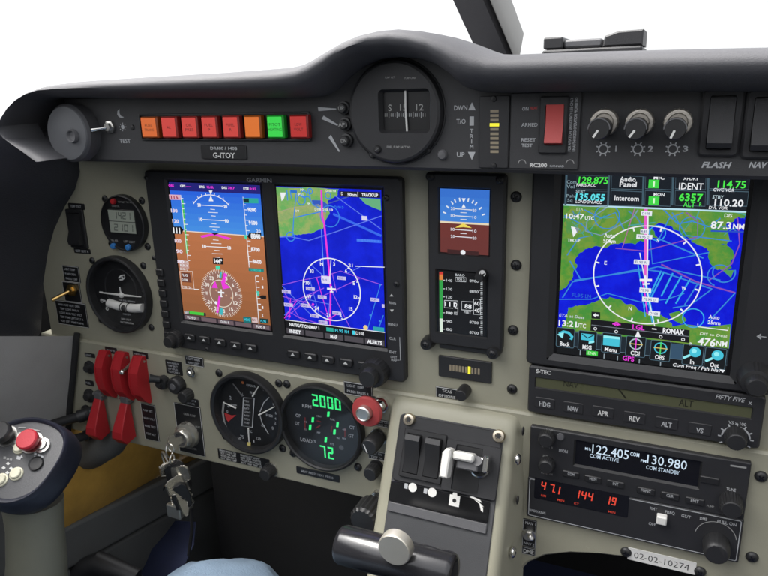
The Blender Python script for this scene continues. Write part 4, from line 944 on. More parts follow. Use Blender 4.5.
for px, py in tri:
    x_, z_ = at(px, py, -.001); b = MB(); b.prism(rrect(x_ - .0062, x_ + .0062, z_ - .0034, z_ + .0034, .0016), -.0028, .001, KNOB, .0008); sk = b.build('softkey', t)
    b = MB(); b.flat([(x_ - .0022, z_ - .001), (x_ + .0022, z_ - .001), (x_, z_ + .0016)], -.00295, PRINT); b.build('arrow_mark', sk)
for k in range(7):
    x_, z_ = at(160.5 + k * 1.35, 272 + k * 10.4, 0); b = MB(); b.prism(rrect(x_ - .0042, x_ + .0042, z_ - .0034, z_ + .0034, .001), -.0026, .001, KNOB, .0008); b.build('side_key', t)
    b = MB()
for cy in (144, 182, 220, 285, 352, 418): 
    x_, z_ = CV(None, KD, 0).p(586, cy)
for px, py, r, h in ((374, 373, .0118, .020), (173, 340, .0085, .014)):
    x_, z_ = at(px, py, -.006); b = MB(); b.lathe(x_, z_, [(0, -h), (r * .58, -h), (r * .64, -h + .001), (r * .66, -h * .55), (r * .94, -h * .53), (r, -h * .45), (r * 1.02, 0)], KNOB, 48, 24, .02); b.build('knob', t)
for px, py, r in ((386, 198, .0026), (396.5, 284, .0026), (154, 258, .0024), (146, 178, .0022), (207, 349, .0022)):
    x_, z_ = at(px, py, 0); screw(t, x_, z_, r, .0)

# ================================================================== STANDBY INSTRUMENT
t = thing('standby_display', 'narrow black standby display with a small horizon above green and white tapes', 'flight display', (.3045, 0, -.132))
x0, x1, z0, z1 = .2752, .3345, -.1315, .004
cv = CV(None, KG, .0); sx0, sz1 = cv.p(88, 114); sx1, sz0 = cv.p(381, 520); ch = CV(None, KH, 0); tx0, tz1 = ch.p(46, 58); tx1, tz0 = ch.p(220, 304)
b = MB(); b.holed(rrect(x0, x1, z0, z1, .003), [rrect(sx0 - .0015, sx1 + .0015, sz0 - .0015, sz1 + .0015, .001), rrect(tx0 - .002, tx1 + .0025, tz0 - .0015, tz1 + .0015, .001)], 0, YU, BLK2, .0014, .0016, .001, BLK); b.build('bezel', t)
yS = .0015
b = MB(); b.flat([(sx0 - .0012, sz0 - .0012), (sx1 + .0012, sz0 - .0012), (sx1 + .0012, sz1 + .0012), (sx0 - .0012, sz1 + .0012)], yS, GLOSS)
cv = CV(b, KG, yS - .0001); zh = cv.p(235, 322)[1]; cv.bands(sx0, sx1, sz1, zh, '#2a6cd0', '#3c86dc', 4); cv.bands(sx0, sx1, zh, sz0, '#70302a', '#6a302c', 2)
b.flat([(sx0, zh - .0007), (sx1, zh - .0007), (sx1, zh + .0007), (sx0, zh + .0007)], cv.y(1), E('#e8d8b8'))
pc = cv.p(235, 310); rr = 120 * cv.mv(235, 310)
for a in (20, 38, 55, 65, 78, 102, 115, 125, 142, 160):
    a = math.radians(a); q = 1.18 if a not in () else 1.1; b.line((pc[0] + rr * .98 * math.cos(a), pc[1] + rr * math.sin(a)), (pc[0] + rr * q * math.cos(a) * .98, pc[1] + rr * q * math.sin(a)), .001, cv.y(2), E('#dfe6f0'))
cv.f([(222, 172), (246, 172), (234, 198)], W_, 3); cv.f([(234, 206), (222, 228), (246, 228)], W_, 3)
for cy, tx in ((239, '20'), (281, '10'), (364, '10'), (406, '20')):
    cv.l([(180, cy - 4), (286, cy + 4)], 5, E('#dfe0e8'), 2); cv.t(tx, 168, cy - 5, 18, 24, E('#dfe0e8'), 3); cv.t(tx, 300, cy + 6, 18, 24, E('#dfe0e8'), 3)
for cy in (259, 300, 385): cv.l([(214, cy - 1), (252, cy + 1)], 4, E('#dfe0e8'), 2)
cv.f([(232, 322), (284, 352), (232, 346), (182, 350)], E('#f0d84a'), 4); cv.l([(135, 492), (325, 508)], 26, E('#3c1c1c'), 2); cv.d(230, 499, 15, W_, 3)
b.build('horizon_screen', t)
b = MB(); b.flat([(tx0 - .0015, tz0 - .001), (tx1 + .002, tz0 - .001), (tx1 + .002, tz1 + .001), (tx0 - .0015, tz1 + .001)], yS, GLOSS)
cv = CV(b, KH, yS - .0001); b.flat([(tx0, tz0), (tx1, tz0), (tx1, tz1), (tx0, tz1)], cv.y(0), E('#040405')); WD = E('#c8ccd0')
cv.f([(53, 62), (67, 62), (67, 92), (53, 92)], E('#e08030'), 1); cv.f([(53, 62), (67, 62), (67, 72), (53, 72)], E('#d03028'), 2); cv.f([(53, 92), (67, 93), (66, 236), (54, 235)], E('#22a040'), 1); cv.f([(54, 235), (66, 236), (66, 286), (55, 285)], E('#d8e8d8'), 1)
for cy, tx in ((93, '140'), (125, '130'), (155, '120'), (214, '100'), (245, '90'), (275, '80')): cv.t(tx, 90, cy + 1, 10, 22, WD, 2); cv.l([(66, cy), (74, cy)], 2.5, WD, 2)
cv.l([(72, 168), (122, 170), (122, 212), (108, 212)], 2.2, WD, 3); cv.l([(72, 168), (72, 195), (104, 197)], 2.2, WD, 3); cv.t('111', 92, 182, 17, 36, W_, 3); cv.t('2', 115, 187, 22, 10, W_, 3); cv.sc(78, 124, 216, 9, WD, 2)
cv.t('BARO', 130, 74, 9, 34, WD, 2); cv.l([(114, 82), (152, 84), (152, 99), (114, 97)], 2, WD, 2, True); cv.t('1013', 133, 90, 8, 28, WD, 3)
for cy, tx in ((96, '8900'), (135, '8850'), (250, '8750'), (288, '8700')): cv.t(tx, 182, cy, 10, 34, WD, 2)
for k in range(30): cy = 96 + k * 6.9; cv.l([(206 if k % 5 else 201, cy), (214, cy + .5)], 2.4, WD, 2)
cv.l([(136, 172), (180, 174), (180, 206), (136, 203)], 2.4, WD, 3, True); cv.t('88', 160, 190, 17, 26, W_, 4); cv.l([(180, 163), (206, 164), (206, 222), (180, 220)], 2.4, WD, 3, True); cv.t('60', 193, 179, 15, 20, W_, 4); cv.t('40', 193, 205, 15, 20, W_, 4); cv.t('FEET', 158, 212, 9, 26, WD, 3)
b.build('tape_screen', t)
cv = CV(None, KH, 0); x_, z_ = cv.p(214, 70); b = MB(); r = 21 * cv.mv(214, 70)
b.lathe(x_, z_, [(0, -.011), (r * .7, -.0108), (r * .8, -.009), (r, -.002), (r, 0)], KNOB, 32, 12, .05); b.build('knob', t)
b = MB(); q = CV(b, KH, -.011); q.o(213, 68, 10, 4, PRINT, 1, -60, 200, 20); q.f([(204, 62), (216, 56), (222, 66), (210, 72)], PRINT, 2); b.build('legend', t)
for cx, cy in ((18, 318), (262, 350), ): 
    x_, z_ = CV(None, KH, YU).p(cx, cy); b = MB(); b.lathe(x_, z_, [(0, -.0035), (.0045, -.0032), (.0052, .0), (.0056, YU)], BLK, 24); b.build('mounting_boss', t)
    screw(t, x_, z_, .003, -.0028)
for cx, cy in ((30, 40), (455, 60)):
    x_, z_ = CV(None, KG, 0).p(cx, cy); screw(t, x_, z_, .0035, 0)
b = MB(); xa, za = CV(None, KH, 0).p(36, 338); b.prism(rrect(x0 + .008, x1 - .008, z0 - .004, z0 + .004, .001), .0022, YU, BLK, .0006); b.build('lower_lip', t)

# ---- small horizontal LED bar and the advisory knob beneath
cv = CV(None, KH, YU); x0, z1 = cv.p(50, 368); x1, z0 = cv.p(246, 476); zc = (z0 + z1) / 2; x_, zc = cv.p(149, 422); hh = 39 * cv.mv(149, 422); hw = 98 * cv.mh(149, 422)
t = thing('led_bar_indicator', 'small black plate with a level row of tan LEDs and one lit yellow', 'indicator', (x_, YU, zc))
b = MB(); b.prism(rrect(x_ - hw, x_ + hw, zc - hh, zc + hh, .0006), YU - .002, YU, BLK2, .0005); b.build('plate', t)
b = MB(); c2 = MB(); pit = .00235
for k in range(10):
    xx = x_ - .0118 + k * .00262; m = c2 if k == 6 else b; m.flat([(xx - .00082, zc - .0026), (xx + .00082, zc - .0026), (xx + .00082, zc + .0026), (xx - .00082, zc + .0026)] if k != 6 else [(xx - .0011, zc - .0032), (xx + .0011, zc - .0032), (xx + .0011, zc + .0032), (xx - .0011, zc + .0032)], YU - .00206, TAN if k != 6 else E('#f2ea10', 1.1))
b.build('led_bar', t); c2.build('lit_led', t)
x_, z_ = cv.p(150, 500); t = thing('traffic_knob', 'small black knob by a TCAS OPTIONS placard under the LED bar', 'knob', (x_, YU, z_))
b = MB(); r = 22 * cv.mv(150, 500); b.knob(x_, z_, r, YU, .013); b.build('knob', t)
placard(t, CV(None, KH, YU), 40, 492, 124, 536, ['TCAS', 'OPTIONS'], h=.0026)

# ================================================================== NAVIGATOR
t = thing('map_navigator', 'large touchscreen navigator with green coast map and radio frequencies along its top', 'navigator', (.436, 0, -.137))
x0, x1, z0, z1 = .3535, .5165, -.1375, .030
GX = (.3757, .4886, -.1262, .0135)
b = MB(); b.holed(rrect(x0, x1, z0, z1, .004), [rrect(GX[0] - .007, GX[1] + .007, GX[2] - .0058, GX[3] + .006, .002)], -.001, YU, BLK2, .0016, .0026, .0048, BLK); b.build('bezel', t)
yS = .0015
b = MB(); b.flat([(GX[0] - .004, GX[2] - .003), (GX[1] + .004, GX[2] - .003), (GX[1] + .004, GX[3] + .003), (GX[0] - .004, GX[3] + .003)], yS, GLOSS)
cv = CV(b, KE, yS - .0001); gx0, gx1, gz0, gz1 = GX
BLU = EN('#0610cc', '#0a1ee0', 60); LAND = EN('#46903a', '#74983a', 90); LAND2 = EN('#52944a', '#86983e', 120); AIR = E('#2a86dc'); AIRC = E('#22a8ec'); PRP = E('#8a48b8')
b.flat([(gx0, gz0), (gx1, gz0), (gx1, gz1), (gx0, gz1)], cv.y(0), BLU)
zt = cv.p(370, 134)[1]; cv.clip = (gx0, gx1, gz0, gz1)
tl = [(40, 118), (700, 148), (684, 172), (660, 165), (636, 205), (640, 250), (600, 262), (648, 300), (640, 345), (590, 352), (556, 305), (552, 275), (500, 255), (470, 232), (400, 190), (345, 205), (380, 240), (300, 262), (205, 270), (150, 272), (100, 296), (88, 320), (92, 345), (78, 388), (30, 388)]
cv.f(rough(tl, 14), LAND, 1)
cv.f([(620, 190), (684, 172), (676, 240), (636, 262)], BLU, 2)
cv.f(rough([(60, 150), (130, 140), (190, 150), (170, 200), (90, 230), (60, 220)], 14), LAND2, 2); cv.f(rough([(400, 155), (520, 155), (500, 220), (430, 190)], 12), LAND2, 2)
# lower coast
cf = CV(b, KF, yS - .0001); cf.clip = cv.clip
cf.f([(58, 200), (72, 170), (80, 128), (130, 120), (190, 100), (222, 92), (280, 118), (330, 140), (380, 150), (420, 165), (440, 200), (440, 280), (58, 260)], LAND, 1) if False else cf.f(rough([(58, 200), (72, 170), (80, 128), (130, 120), (190, 100), (222, 92), (280, 118), (330, 140), (380, 150), (420, 165), (440, 200), (440, 280), (58, 260)], 7), LAND, 1)
cf.f(rough([(44, -40), (78, -20), (92, 30), (70, 62), (50, 72), (42, 60)], 6), LAND, 1); cf.f([(426, 150), (462, 140), (488, 172), (470, 186), (440, 172)], LAND, 1); cf.f([(430, 196), (480, 186), (560, 196), (640, 186), (640, 290), (430, 270)], LAND, 1); cf.f([(610, 0), (650, 0), (640, 26)], E('#4a9a50'), 1)
# airspace outlines
for p_, m, wd in (([(50, 160), (110, 190), (150, 230), (100, 240), (60, 300)], AIR, 3.5), ([(120, 140), (180, 170), (230, 150), (260, 210)], AIR, 3.5), ([(300, 130), (255, 272)], E('#b060a0'), 3), ([(200, 132), (130, 180), (125, 215), (180, 230), (290, 170), (310, 140)], E('#7a9ab0'), 4), ([(380, 250), (420, 170), (470, 150)], AIR, 3.5), ([(400, 140), (450, 190), (500, 180), (560, 200), (600, 170)], AIR, 4), ([(430, 150), (480, 230), (560, 240), (640, 250)], AIR, 3.5),
                  ([(230, 275), (330, 285), (520, 235), (520, 180), (480, 150)], PRP, 3.5), ([(660, 165), (668, 260), (640, 330), (560, 388)], PRP, 4), ([(350, 210), (360, 330), (560, 290)], AIR, 4), ([(380, 240), (540, 310)], AIR, 5), ([(85, 388), (330, 352), (380, 340), (600, 388)], AIR, 4), ([(70, 320), (110, 388)], AIR, 4)): cv.l(p_, wd, m, 3)
rn = random.Random(11); AIRF = E('#3f9f9a'); AIRG = E('#4a86b4')
for k in range(16):
    cx, cy = rn.uniform(60, 640), rn.uniform(140, 230); a = rn.uniform(0, 3.1); ln = rn.uniform(25, 80); cv.l([(cx - ln * math.cos(a), cy - ln * .4 * math.sin(a)), (cx, cy + rn.uniform(-10, 10)), (cx + ln * math.cos(a), cy + ln * .4 * math.sin(a))], rn.choice((2.2, 3, 4.5)), rn.choice((AIRF, AIRG, AIRF)), 2.5)
cv.o(598, 372, 38, 3.5, AIR, 3, 60, 250, 24); cv.o(200, 165, 42, 3, AIR, 3); cv.o(500, 205, 40, 3, AIR, 3); cv.o(378, 222, 26, 3.5, AIRC, 3)
for p_, m, wd in (([(60, 95), (95, 40), (330, -4), (400, 5), (575, 65)], AIR, 4), ([(45, 100), (160, 100), (215, 80), (330, 110), (420, 100), (480, 80)], AIR, 3), ([(410, 5), (352, 120)], AIRC, 5), ([(440, 10), (400, 90)], AIRC, 5), ([(470, 20), (415, 115)], AIRC, 5), ([(500, 30), (450, 115)], AIRC, 5), ([(530, 40), (480, 120)], AIR, 4), ([(400, 2), (340, 130)], AIRC, 5), ([(575, 65), (500, 120), (440, 130)], AIR, 4), ([(400, -20), (520, 40), (655, 78)], PRP, 5), ([(655, 78), (560, 180)], AIR, 4), ([(345, 40), (372, 180)], AIRC, 9), ([(320, -20), (345, 160)], AIRC, 3.5)): cf.l(p_, wd, m, 3)
cf.o(510, 165, 32, 3.5, AIRC, 3); cf.sc(92, 162, 88, 13, E('#1a60d0'), 3); cf.o(616, 8, 34, 4, AIR, 3, 150, 380, 20)
# range ring, course and labels
pc = cf.p(348, 34); rr = 150 * cf.mv(348, 34); yy = cf.y(5)
pc = at(*(lambda a, c_: (a, c_))(*cv.px(338, 372)), yS - .0001); rr = abs(cv.p(338, 196)[1] - pc[1])
b.ring(pc[0], pc[1], rr, .0008, yy, W_, 0, 360, 72)
for k in range(12):
    a = math.radians(18 + k * 30); b.line((pc[0] + rr * .92 * math.cos(a), pc[1] + rr * .92 * math.sin(a)), (pc[0] + rr * math.cos(a), pc[1] + rr * math.sin(a)), .0010, cf.y(5.5), W_)
cv.t('E', 196, 326, 13, 9, W_, 7); cv.t('S', 380, 247, 13, 9, W_, 7); cf.t('N', 293, 131, 13, 11, W_, 7); cf.t('W', 478, 62, 13, 16, W_, 7)
cv.l([(338, 132), (336, 388)], 11, E('#e858d0'), 5); cv.l([(345, 150), (342, 388)], 4, W_, 6); cf.l([(326, -60), (345, 40), (372, 170), (378, 195)], 3, W_, 6); cf.l([(335, 30), (345, 90), (352, 150)], 4, MG, 5)
for cx, cy, wd in ((340, 153, 38), (333, 216, 30), (332, 235, 56), (322, 324, 54)): cv.r(cx - wd / 2, cy - 8, cx + wd / 2, cy + 8, E('#e8ecf4'), 7); cv.sc(cx - wd * .4, cx + wd * .4, cy, 9, E('#506090'), 8)
for cx, cy, wd in ((345, 69, 40), (362, 101, 56), (376, 149, 40)): cf.r(cx - wd / 2, cy - 8, cx + wd / 2, cy + 8, E('#e8ecf4'), 7); cf.sc(cx - wd * .4, cx + wd * .4, cy, 9, E('#506090'), 8)
cf.l([(344, 18), (348, 52)], 7, W_, 9); cf.l([(326, 34), (368, 34)], 9, W_, 9.5); cf.l([(336, 48), (360, 46)], 5, W_, 9.5)
cv.t('ETA', 105, 138, 11, 24, E('#b8c8a8'), 8); cv.t('10:47', 88, 163, 18, 64, W_, 8, bold=.02); cv.t('UTC', 139, 169, 13, 32, W_, 8, bold=.02)
cv.f([(74, 198), (104, 206), (82, 236)], W_, 8); cv.f([(88, 202), (104, 206), (96, 222)], E('#8090a0'), 9); cv.t('TRK UP', 84, 247, 10, 44, W_, 8)
cv.t('Auto', 210, 230, 15, 40, W_, 8); cv.t('50nm', 209, 249, 14, 44, W_, 8)
cv.t('DIS', 628, 160, 13, 28, W_, 8); cv.t('87.3', 602, 194, 26, 72, W_, 8, bold=.02); cv.t('NM', 664, 199, 19, 40, W_, 8, bold=.03); cv.l([(566, 214), (688, 218)], 5, E('#1848c8'), 7)
# top radio bar
BAR = E('#0c1620'); BTN = E('#141c24'); BTE = E('#4a6472'); G2 = E('#3cf03c')
b.flat([(gx0, zt), (gx1, zt), (gx1, gz1), (gx0, gz1)], cv.y(6), BAR); b.flat([(gx0, zt - .0008), (gx1, zt - .0008), (gx1, zt + .0003), (gx0, zt + .0003)], cv.y(7), E('#b8e0f0'))
for xa, xb in ((214, 330), (334, 430), (440, 552), (92, 208), (560, 704)):
    for ya, yb in ((18, 66), (72, 124)):
        sh = -.008; 
        cv.l([(xa + 3 - (yb - 70) * .03, ya), (xb - 3 - (yb - 70) * .03, ya + 5), (xb - 3 - (yb - 20) * .03, yb + 4), (xa + 3 - (yb - 20) * .03, yb)], 2.4, BTE if xa not in (92,) else E('#30424c'), 8, True)
for xa in (58, 208, 330, 434, 558): cv.l([(xa, 18), (xa - 4, 124)], 7, E('#3c5866'), 8)
cv.t('Com', 76, 42, 12, 34, E('#8098a0'), 9); cv.t('Vol', 72, 58, 12, 28, E('#8098a0'), 9); cv.t('Psh', 72, 91, 11, 28, E('#8098a0'), 9); cv.t('Sq', 70, 106, 11, 18, E('#8098a0'), 9)
cv.t('128.875', 152, 36, 24, 106, G2, 9, bold=.02, shear=.1); cv.t('PARIS ACC', 128, 53, 11, 70, W_, 9, shear=.1); cv.t('STBY', 108, 75, 11, 34, E('#a8c0c8'), 9); cv.t('135.055', 141, 95, 24, 104, E('#58e8f4'), 9, bold=.02, shear=.1); cv.t('LONDON ACC', 136, 112, 11, 92, W_, 9, shear=.1)
cv.t('Audio', 274, 32, 17, 56, W_, 9); cv.t('Panel', 275, 50, 18, 60, W_, 9, bold=.02); cv.t('Intercom', 270, 99, 18, 86, W_, 9)
for cy, tx in ((49, 'MIC'), (108, 'MON')): cv.r(347, cy - 15, 384, cy + 15, E('#30d83a'), 9); cv.t('1', 366, cy, 18, 6, E('#d8ffd0'), 10, bold=.03); cv.t(tx, 384, cy - 22, 12, 38, W_, 10)
cv.t('XPDR1', 494, 30, 11, 50, W_, 9); cv.t('IDENT', 497, 57, 24, 86, W_, 9, bold=.01); cv.t('6357', 496, 96, 27, 84, G2, 9, bold=.02); cv.t('ALT', 490, 121, 18, 42, G2, 9, bold=.01); cv.t('R', 530, 121, 13, 9, G2, 9)
cv.t('114.75', 640, 50, 26, 100, G2, 9, bold=.02); cv.t('GWC VOR', 612, 70, 12, 74, W_, 9, shear=.1); cv.t('STBY', 592, 95, 12, 40, E('#c0d8e0'), 9); cv.t('110.20', 630, 115, 25, 102, W_, 9, bold=.02); cv.t('DVL VOR', 592, 133, 11, 66, W_, 9, shear=.1)
# bottom: course bar, soft buttons and status strip
cf.f([(158, 168), (498, 206), (496, 250), (156, 208)], E('#080a10'), 8); cf.l([(160, 188), (496, 228)], 2.5, E('#707880'), 9); cf.f([(160, 142), (190, 144), (190, 168), (160, 166)], E('#101418'), 9); cf.l([(166, 154), (184, 155)], 4, W_, 10); cf.f([(166, 154), (174, 147), (174, 162)], W_, 10)
cf.l([(232, 184), (260, 187)], 4, MG, 10); cf.o(246, 185, 6, 3, MG, 10); cf.t('LGL', 322, 196, 17, 42, MG, 10, bold=.02); cf.l([(368, 201), (384, 203)], 4, W_, 10); cf.t('RONAX', 442, 210, 17, 74, W_, 10, bold=.04)
for cx, cy in ((173, 201), (245, 211), (398, 229), (475, 238)): cf.o(cx, cy, 4.5, 2, W_, 10, n=14)
cf.f([(320, 207), (330, 230), (309, 229)], W_, 11)
cf.t('ETA at Dest', 92, 158, 10, 88, E('#c8d0d8'), 9, shear=.15); cf.t('13:21', 78, 183, 20, 62, W_, 9, bold=.02); cf.t('UTC', 124, 190, 15, 34, W_, 9, bold=.01)
cf.t('Auto', 582, 161, 13, 38, W_, 9); cf.t('25nm', 582, 180, 13, 44, W_, 9); cf.l([(526, 184), (526, 194), (630, 207), (630, 196)], 3, W_, 9); cf.t('DIS to Dest', 580, 222, 9, 96, E('#d8e0d0'), 9, shear=.15); cf.t('476', 556, 246, 27, 62, W_, 9, bold=.02, shear=.1); cf.t('NM', 608, 252, 18, 38, W_, 9, bold=.02); cf.sc(498, 512, 254, 11, W_, 9)
zb0 = cf.p(300, 214)[1] - .0035; zs = cf.p(340, 298)[1]
zbt = cf.p(60, 205)[1]
b.flat([(gx0, gz0), (gx1, gz0), (gx1, zbt), (gx0, zbt)], cf.y(6), E('#16242e')); b.flat([(gx0, gz0), (gx1, gz0), (gx1, gz0 + .0062), (gx0, gz0 + .0062)], cf.y(7), E('#04070a')); b.flat([(gx0, gz0 + .0062), (gx1, gz0 + .0062), (gx1, gz0 + .0067), (gx0, gz0 + .0067)], cf.y(8), E('#5c7886'))
b.flat([(gx0, zbt - .0012), (gx0 + .0335, zbt - .0012), (gx0 + .0335, zbt), (gx0, zbt)], cf.y(8), E('#385060'))
for cx, cy, tx, wd in ((70, 231, 'Back', 38), (146, 242, 'MSG', 34), (228, 250, 'Menu', 46), (312, 262, 'CDI', 34), (397, 276, 'OBS', 36), (509, 291, 'In', 15), (586, 302, 'Out', 34)):
    X, Z = cf.p(cx, cy); b.flat(rrect(X - .0064, X + .0064, Z - .0076, Z + .0072, .0009, 2), cf.y(9), E('#081014')); b.poly(rrect(X - .0064, X + .0064, Z - .0076, Z + .0072, .0009, 2), .0004, cf.y(10), E('#4c6c7c'), True)
    b.text(tx, X, Z - .0050, .0032, cf.y(11), W_, wd * cf.mh(cx, cy) * .92, bold=.02)
    c1, c2 = E('#38c4dc'), E('#90f0f8'); y11, y12 = cf.y(11), cf.y(12)
    if tx == 'Back': b.poly([(X - .0045, Z + .0022), (X - .0015, Z + .0044), (X + .0020, Z + .0040), (X + .0048, Z + .0012), (X + .0040, Z - .0012)], .0020, y11, c1); b.flat([(X - .0058, Z + .0018), (X - .0018, Z - .0010), (X - .0012, Z + .0040)], y12, c2)
    elif tx == 'MSG': b.flat([(X - .0045, Z + .0002), (X + .0045, Z + .0002), (X + .0045, Z + .0052), (X - .0045, Z + .0052)], y11, c1); b.poly([(X - .0040, Z + .0047), (X, Z + .0020), (X + .0040, Z + .0047)], .0008, y12, E('#08303c')); b.flat([(X + .0010, Z - .0022), (X + .0048, Z - .0008), (X + .0048, Z + .0006), (X + .0010, Z - .0004)], y12, c2)
    elif tx == 'Menu': b.flat([(X - .0056, Z - .0022), (X + .0056, Z - .0022), (X + .0056, Z + .0052), (X - .0056, Z + .0052)], y11, c1); b.flat([(X - .0056, Z + .0034), (X + .0056, Z + .0034), (X + .0056, Z + .0052), (X - .0056, Z + .0052)], y12, c2)
    elif tx in ('CDI', 'OBS'):
        b.ring(X, Z + .0018, .0038, .0008, y11, c1 if tx == 'OBS' else E('#b0c8d0')); b.line((X, Z - .003), (X, Z + .0064), .0008, y12, E('#40d860') if tx == 'OBS' else MG); b.line((X - .0045, Z + .0018), (X + .0045, Z + .0018), .0006, cf.y(13), E('#d8c060'))
    else: b.disc(X + .0012, Z + .0022, .0036, y11, c1); b.disc(X + .0005, Z + .0030, .0016, y12, c2); b.line((X - .0016, Z - .0002), (X - .0058, Z - .0030), .0016, y12, c2)
X, Z = cf.p(452, 280); b.flat([(X - .008, zbt - .012), (X + .006, zbt - .012), (X + .006, zbt - .001), (X - .008, zbt - .001)], cf.y(8), E('#30506a'))
cf.r(142, 277, 182, 293, E('#2cc832'), 12); cf.t('ENR', 162, 285, 10, 28, E('#c8f8c0'), 13); cf.t('GPS', 287, 303, 16, 40, MG, 12, bold=.02)
for cx in (122, 204, 250, 325, 398): cf.l([(cx, 275 + (cx - 122) * .145), (cx - 1, 291 + (cx - 122) * .145)], 3, E('#90a0a8'), 12)
cf.t('Com Freq / Psh Nav', 522, 334, 12, 168, W_, 12, shear=.15); cf.f([(600, 340), (620, 343), (612, 352)], W_, 12)
b.build('map_screen', t)
b = MB(); cv = CV(b, KF, -.001); cv.l([(738, 228), (762, 231)], 3, PRINTG, 1); cv.f([(728, 228), (744, 218), (744, 240)], PRINTG, 1); b.build('home_symbol', t)
x_, z_ = at(755.5, 381, -.008); b = MB(); b.lathe(x_, z_, [(0, -.020), (.0054, -.020), (.0062, -.019), (.0066, -.0125), (.0088, -.012), (.0096, -.010), (.0100, -.0035), (.0108, -.002), (.0110, 0)], KNOB, 60, 28, .018); b.build('knob', t)

# ================================================================== AUTOPILOT
t = thing('autopilot', 'slim black autopilot with an olive LCD strip over six keys and a knob', 'autopilot', (.435, 0, -.177))
x0, x1, z0, z1 = .3560, .5140, -.1772, -.1386
cv = CV(None, KST, 0); lx0, lz1 = cv.p(104, 79); lx1, lz0 = cv.p(717, 194)
b = MB(); b.holed(rrect(x0, x1, z0, z1, .0025), [rrect(lx0 - .001, lx1 + .001, lz0 - .001, lz1 + .001, .0008)], -.001, YU, BLK2, .0012, .0012, .0008, BLK); b.build('bezel', t)
b = MB(); b.flat([(lx0 - .001, lz0 - .001), (lx1 + .001, lz0 - .001), (lx1 + .001, lz1 + .001), (lx0 - .001, lz1 + .001)], .0001, OLIVE); cv = CV(b, KST, .0001)
cv.t('NAV', 203, 98, 17, 42, OLIVED, 1, bold=0); cv.t('ALT', 533, 152, 20, 42, OLIVED, 1, bold=.01); cv.l([(330, 103), (345, 118), (360, 138)], 4, OLIVED, 1); b.build('lcd', t)
b = MB(); cv = CV(b, KST, -.001)
cv.t('S-TEC', 124, 62, 11, 42, PRINT, 1, bold=.03); b.build('legend', t); b = MB(); cv = CV(b, KST, -.001); cv.t('FIFTY FIVE', 660, 138, 13, 86, PRINTG, 1, shear=.25, bold=.01); cv.t('X', 717, 152, 9, 11, PRINTG, 1, bold=.03)
cv.t('VS x 100', 680, 210, 9, 52, PRINTG, 1)
for cx, cy, tx in ((128, 155, 'HDG'), (209, 168, 'NAV'), (295, 181, 'APR'), (385, 197, 'REV'), (477, 213, 'ALT'), (572, 230, 'VS')):
    q = CV(b, KST, -.0016); q.t(tx, cx, cy, 14, 31 if len(tx) > 2 else 21, PRINT if tx in ('APR', 'REV') else PRINTG, 1, bold=.02)
cv.o(675, 252, 33, 4, PRINTG, 1, 5, 175, 24)
for k in range(9):
    X, Z = cv.p(675, 252); a = math.radians(-30 + k * 30); kk = cv.mv(675, 252); b.line((X + 34 * kk * math.cos(a), Z + 34 * kk * math.sin(a)), (X + 42 * kk * math.cos(a), Z + 42 * kk * math.sin(a)), 3.5 * kk, -.00108, PRINTG)
b.build('legend', t)
for cx, cy in ((128, 152), (209, 165), (295, 178), (385, 194), (477, 210), (572, 226)):
    X, Z = CV(None, KST, -.001).p(cx, cy); b = MB(); b.prism(rrect(X - .0074, X + .0074, Z - .0042, Z + .0044, .001), -.0016, -.0009, BLK2, .0004); b.build('key', t)
X, Z = CV(None, KST, -.008).p(676, 256); b = MB(); b.knob(X, Z, .0068, -.001, .012, KNOB, 24, .025); b.build('knob', t)

# ================================================================== RADIO AND DME
t = thing('com_radio', 'black radio with white digits 122.405 and 130.980, above the red digit box', 'radio', (.435, 0, -.237))
x0, x1, z0, z1 = .3590, .5108, -.2334, -.1885
cv = CV(None, K3, 0); wx0, wz1 = cv.p(217, 84); wx1, wz0 = cv.p(567, 224); zc = (wz0 + wz1) / 2; wz0, wz1 = zc - .0115, zc + .0115
b = MB(); b.holed(rrect(x0, x1, z0, z1, .0012), [rrect(wx0 - .001, wx1 + .001, wz0, wz1, .001)], -.0015, YL, BLK2, .0008, .002, .0014, BLK); b.build('bezel', t)
b = MB(); b.flat([(wx0 - .001, wz0), (wx1 + .001, wz0), (wx1 + .001, wz1), (wx0 - .001, wz1)], .0004, GLOSS); cv = CV(b, K3, .0003)
WB = E('#d8ecff', .95)
cv.t('122.405', 316, 119, 27, 106, WB, 1, bold=.0); cv.t('130.980', 478, 149, 27, 116, WB, 1, bold=.0); cv.t('MHz', 252, 111, 8, 17, WB, 1); cv.t('COM', 386, 127, 11, 26, WB, 1); cv.t('FM', 411, 146, 8, 16, WB, 1)
cv.t('COM ACTIVE', 298, 137, 11, 84, E('#c8dcf0', .9), 1); cv.t('COM STANDBY', 466, 172, 11, 98, E('#c8dcf0', .9), 1)
b.build('display', t)
b = MB(); cv = CV(b, K3, -.0015)
for cx, cy, tx, wd in ((203, 184, 'COM', 19), (266, 198, 'MEM', 20), (331, 212, 'INT', 16), (418, 232, 'FUNC', 29), (487, 246, 'CLR', 21), (558, 261, 'ENT', 23)): CV(b, K3, -.0027).t(tx, cx, cy, 8.5, wd, PRINTG, 1)
cv.t('MON', 181, 117, 9, 25, PRINTG, 1); cv.sc(128, 156, 57, 6, PRINTD, 1); cv.sc(120, 156, 106, 6, PRINTD, 1); cv.sc(122, 142, 132, 6, PRINTD, 1); cv.sc(118, 152, 182, 6, PRINTD, 1); cv.t('TUNE', 662, 228, 9, 28, PRINTG, 1)
cv.l([(592, 199), (612, 203)], 3, PRINTG, 1); cv.f([(586, 198), (597, 193), (597, 206)], PRINT, 1); cv.f([(618, 204), (607, 197), (607, 209)], PRINT, 1); cv.l([(660, 159), (706, 166)], 5, PRINTD, 1); cv.sc(592, 622, 277, 6, PRINTD, 1)
b.build('legend', t)
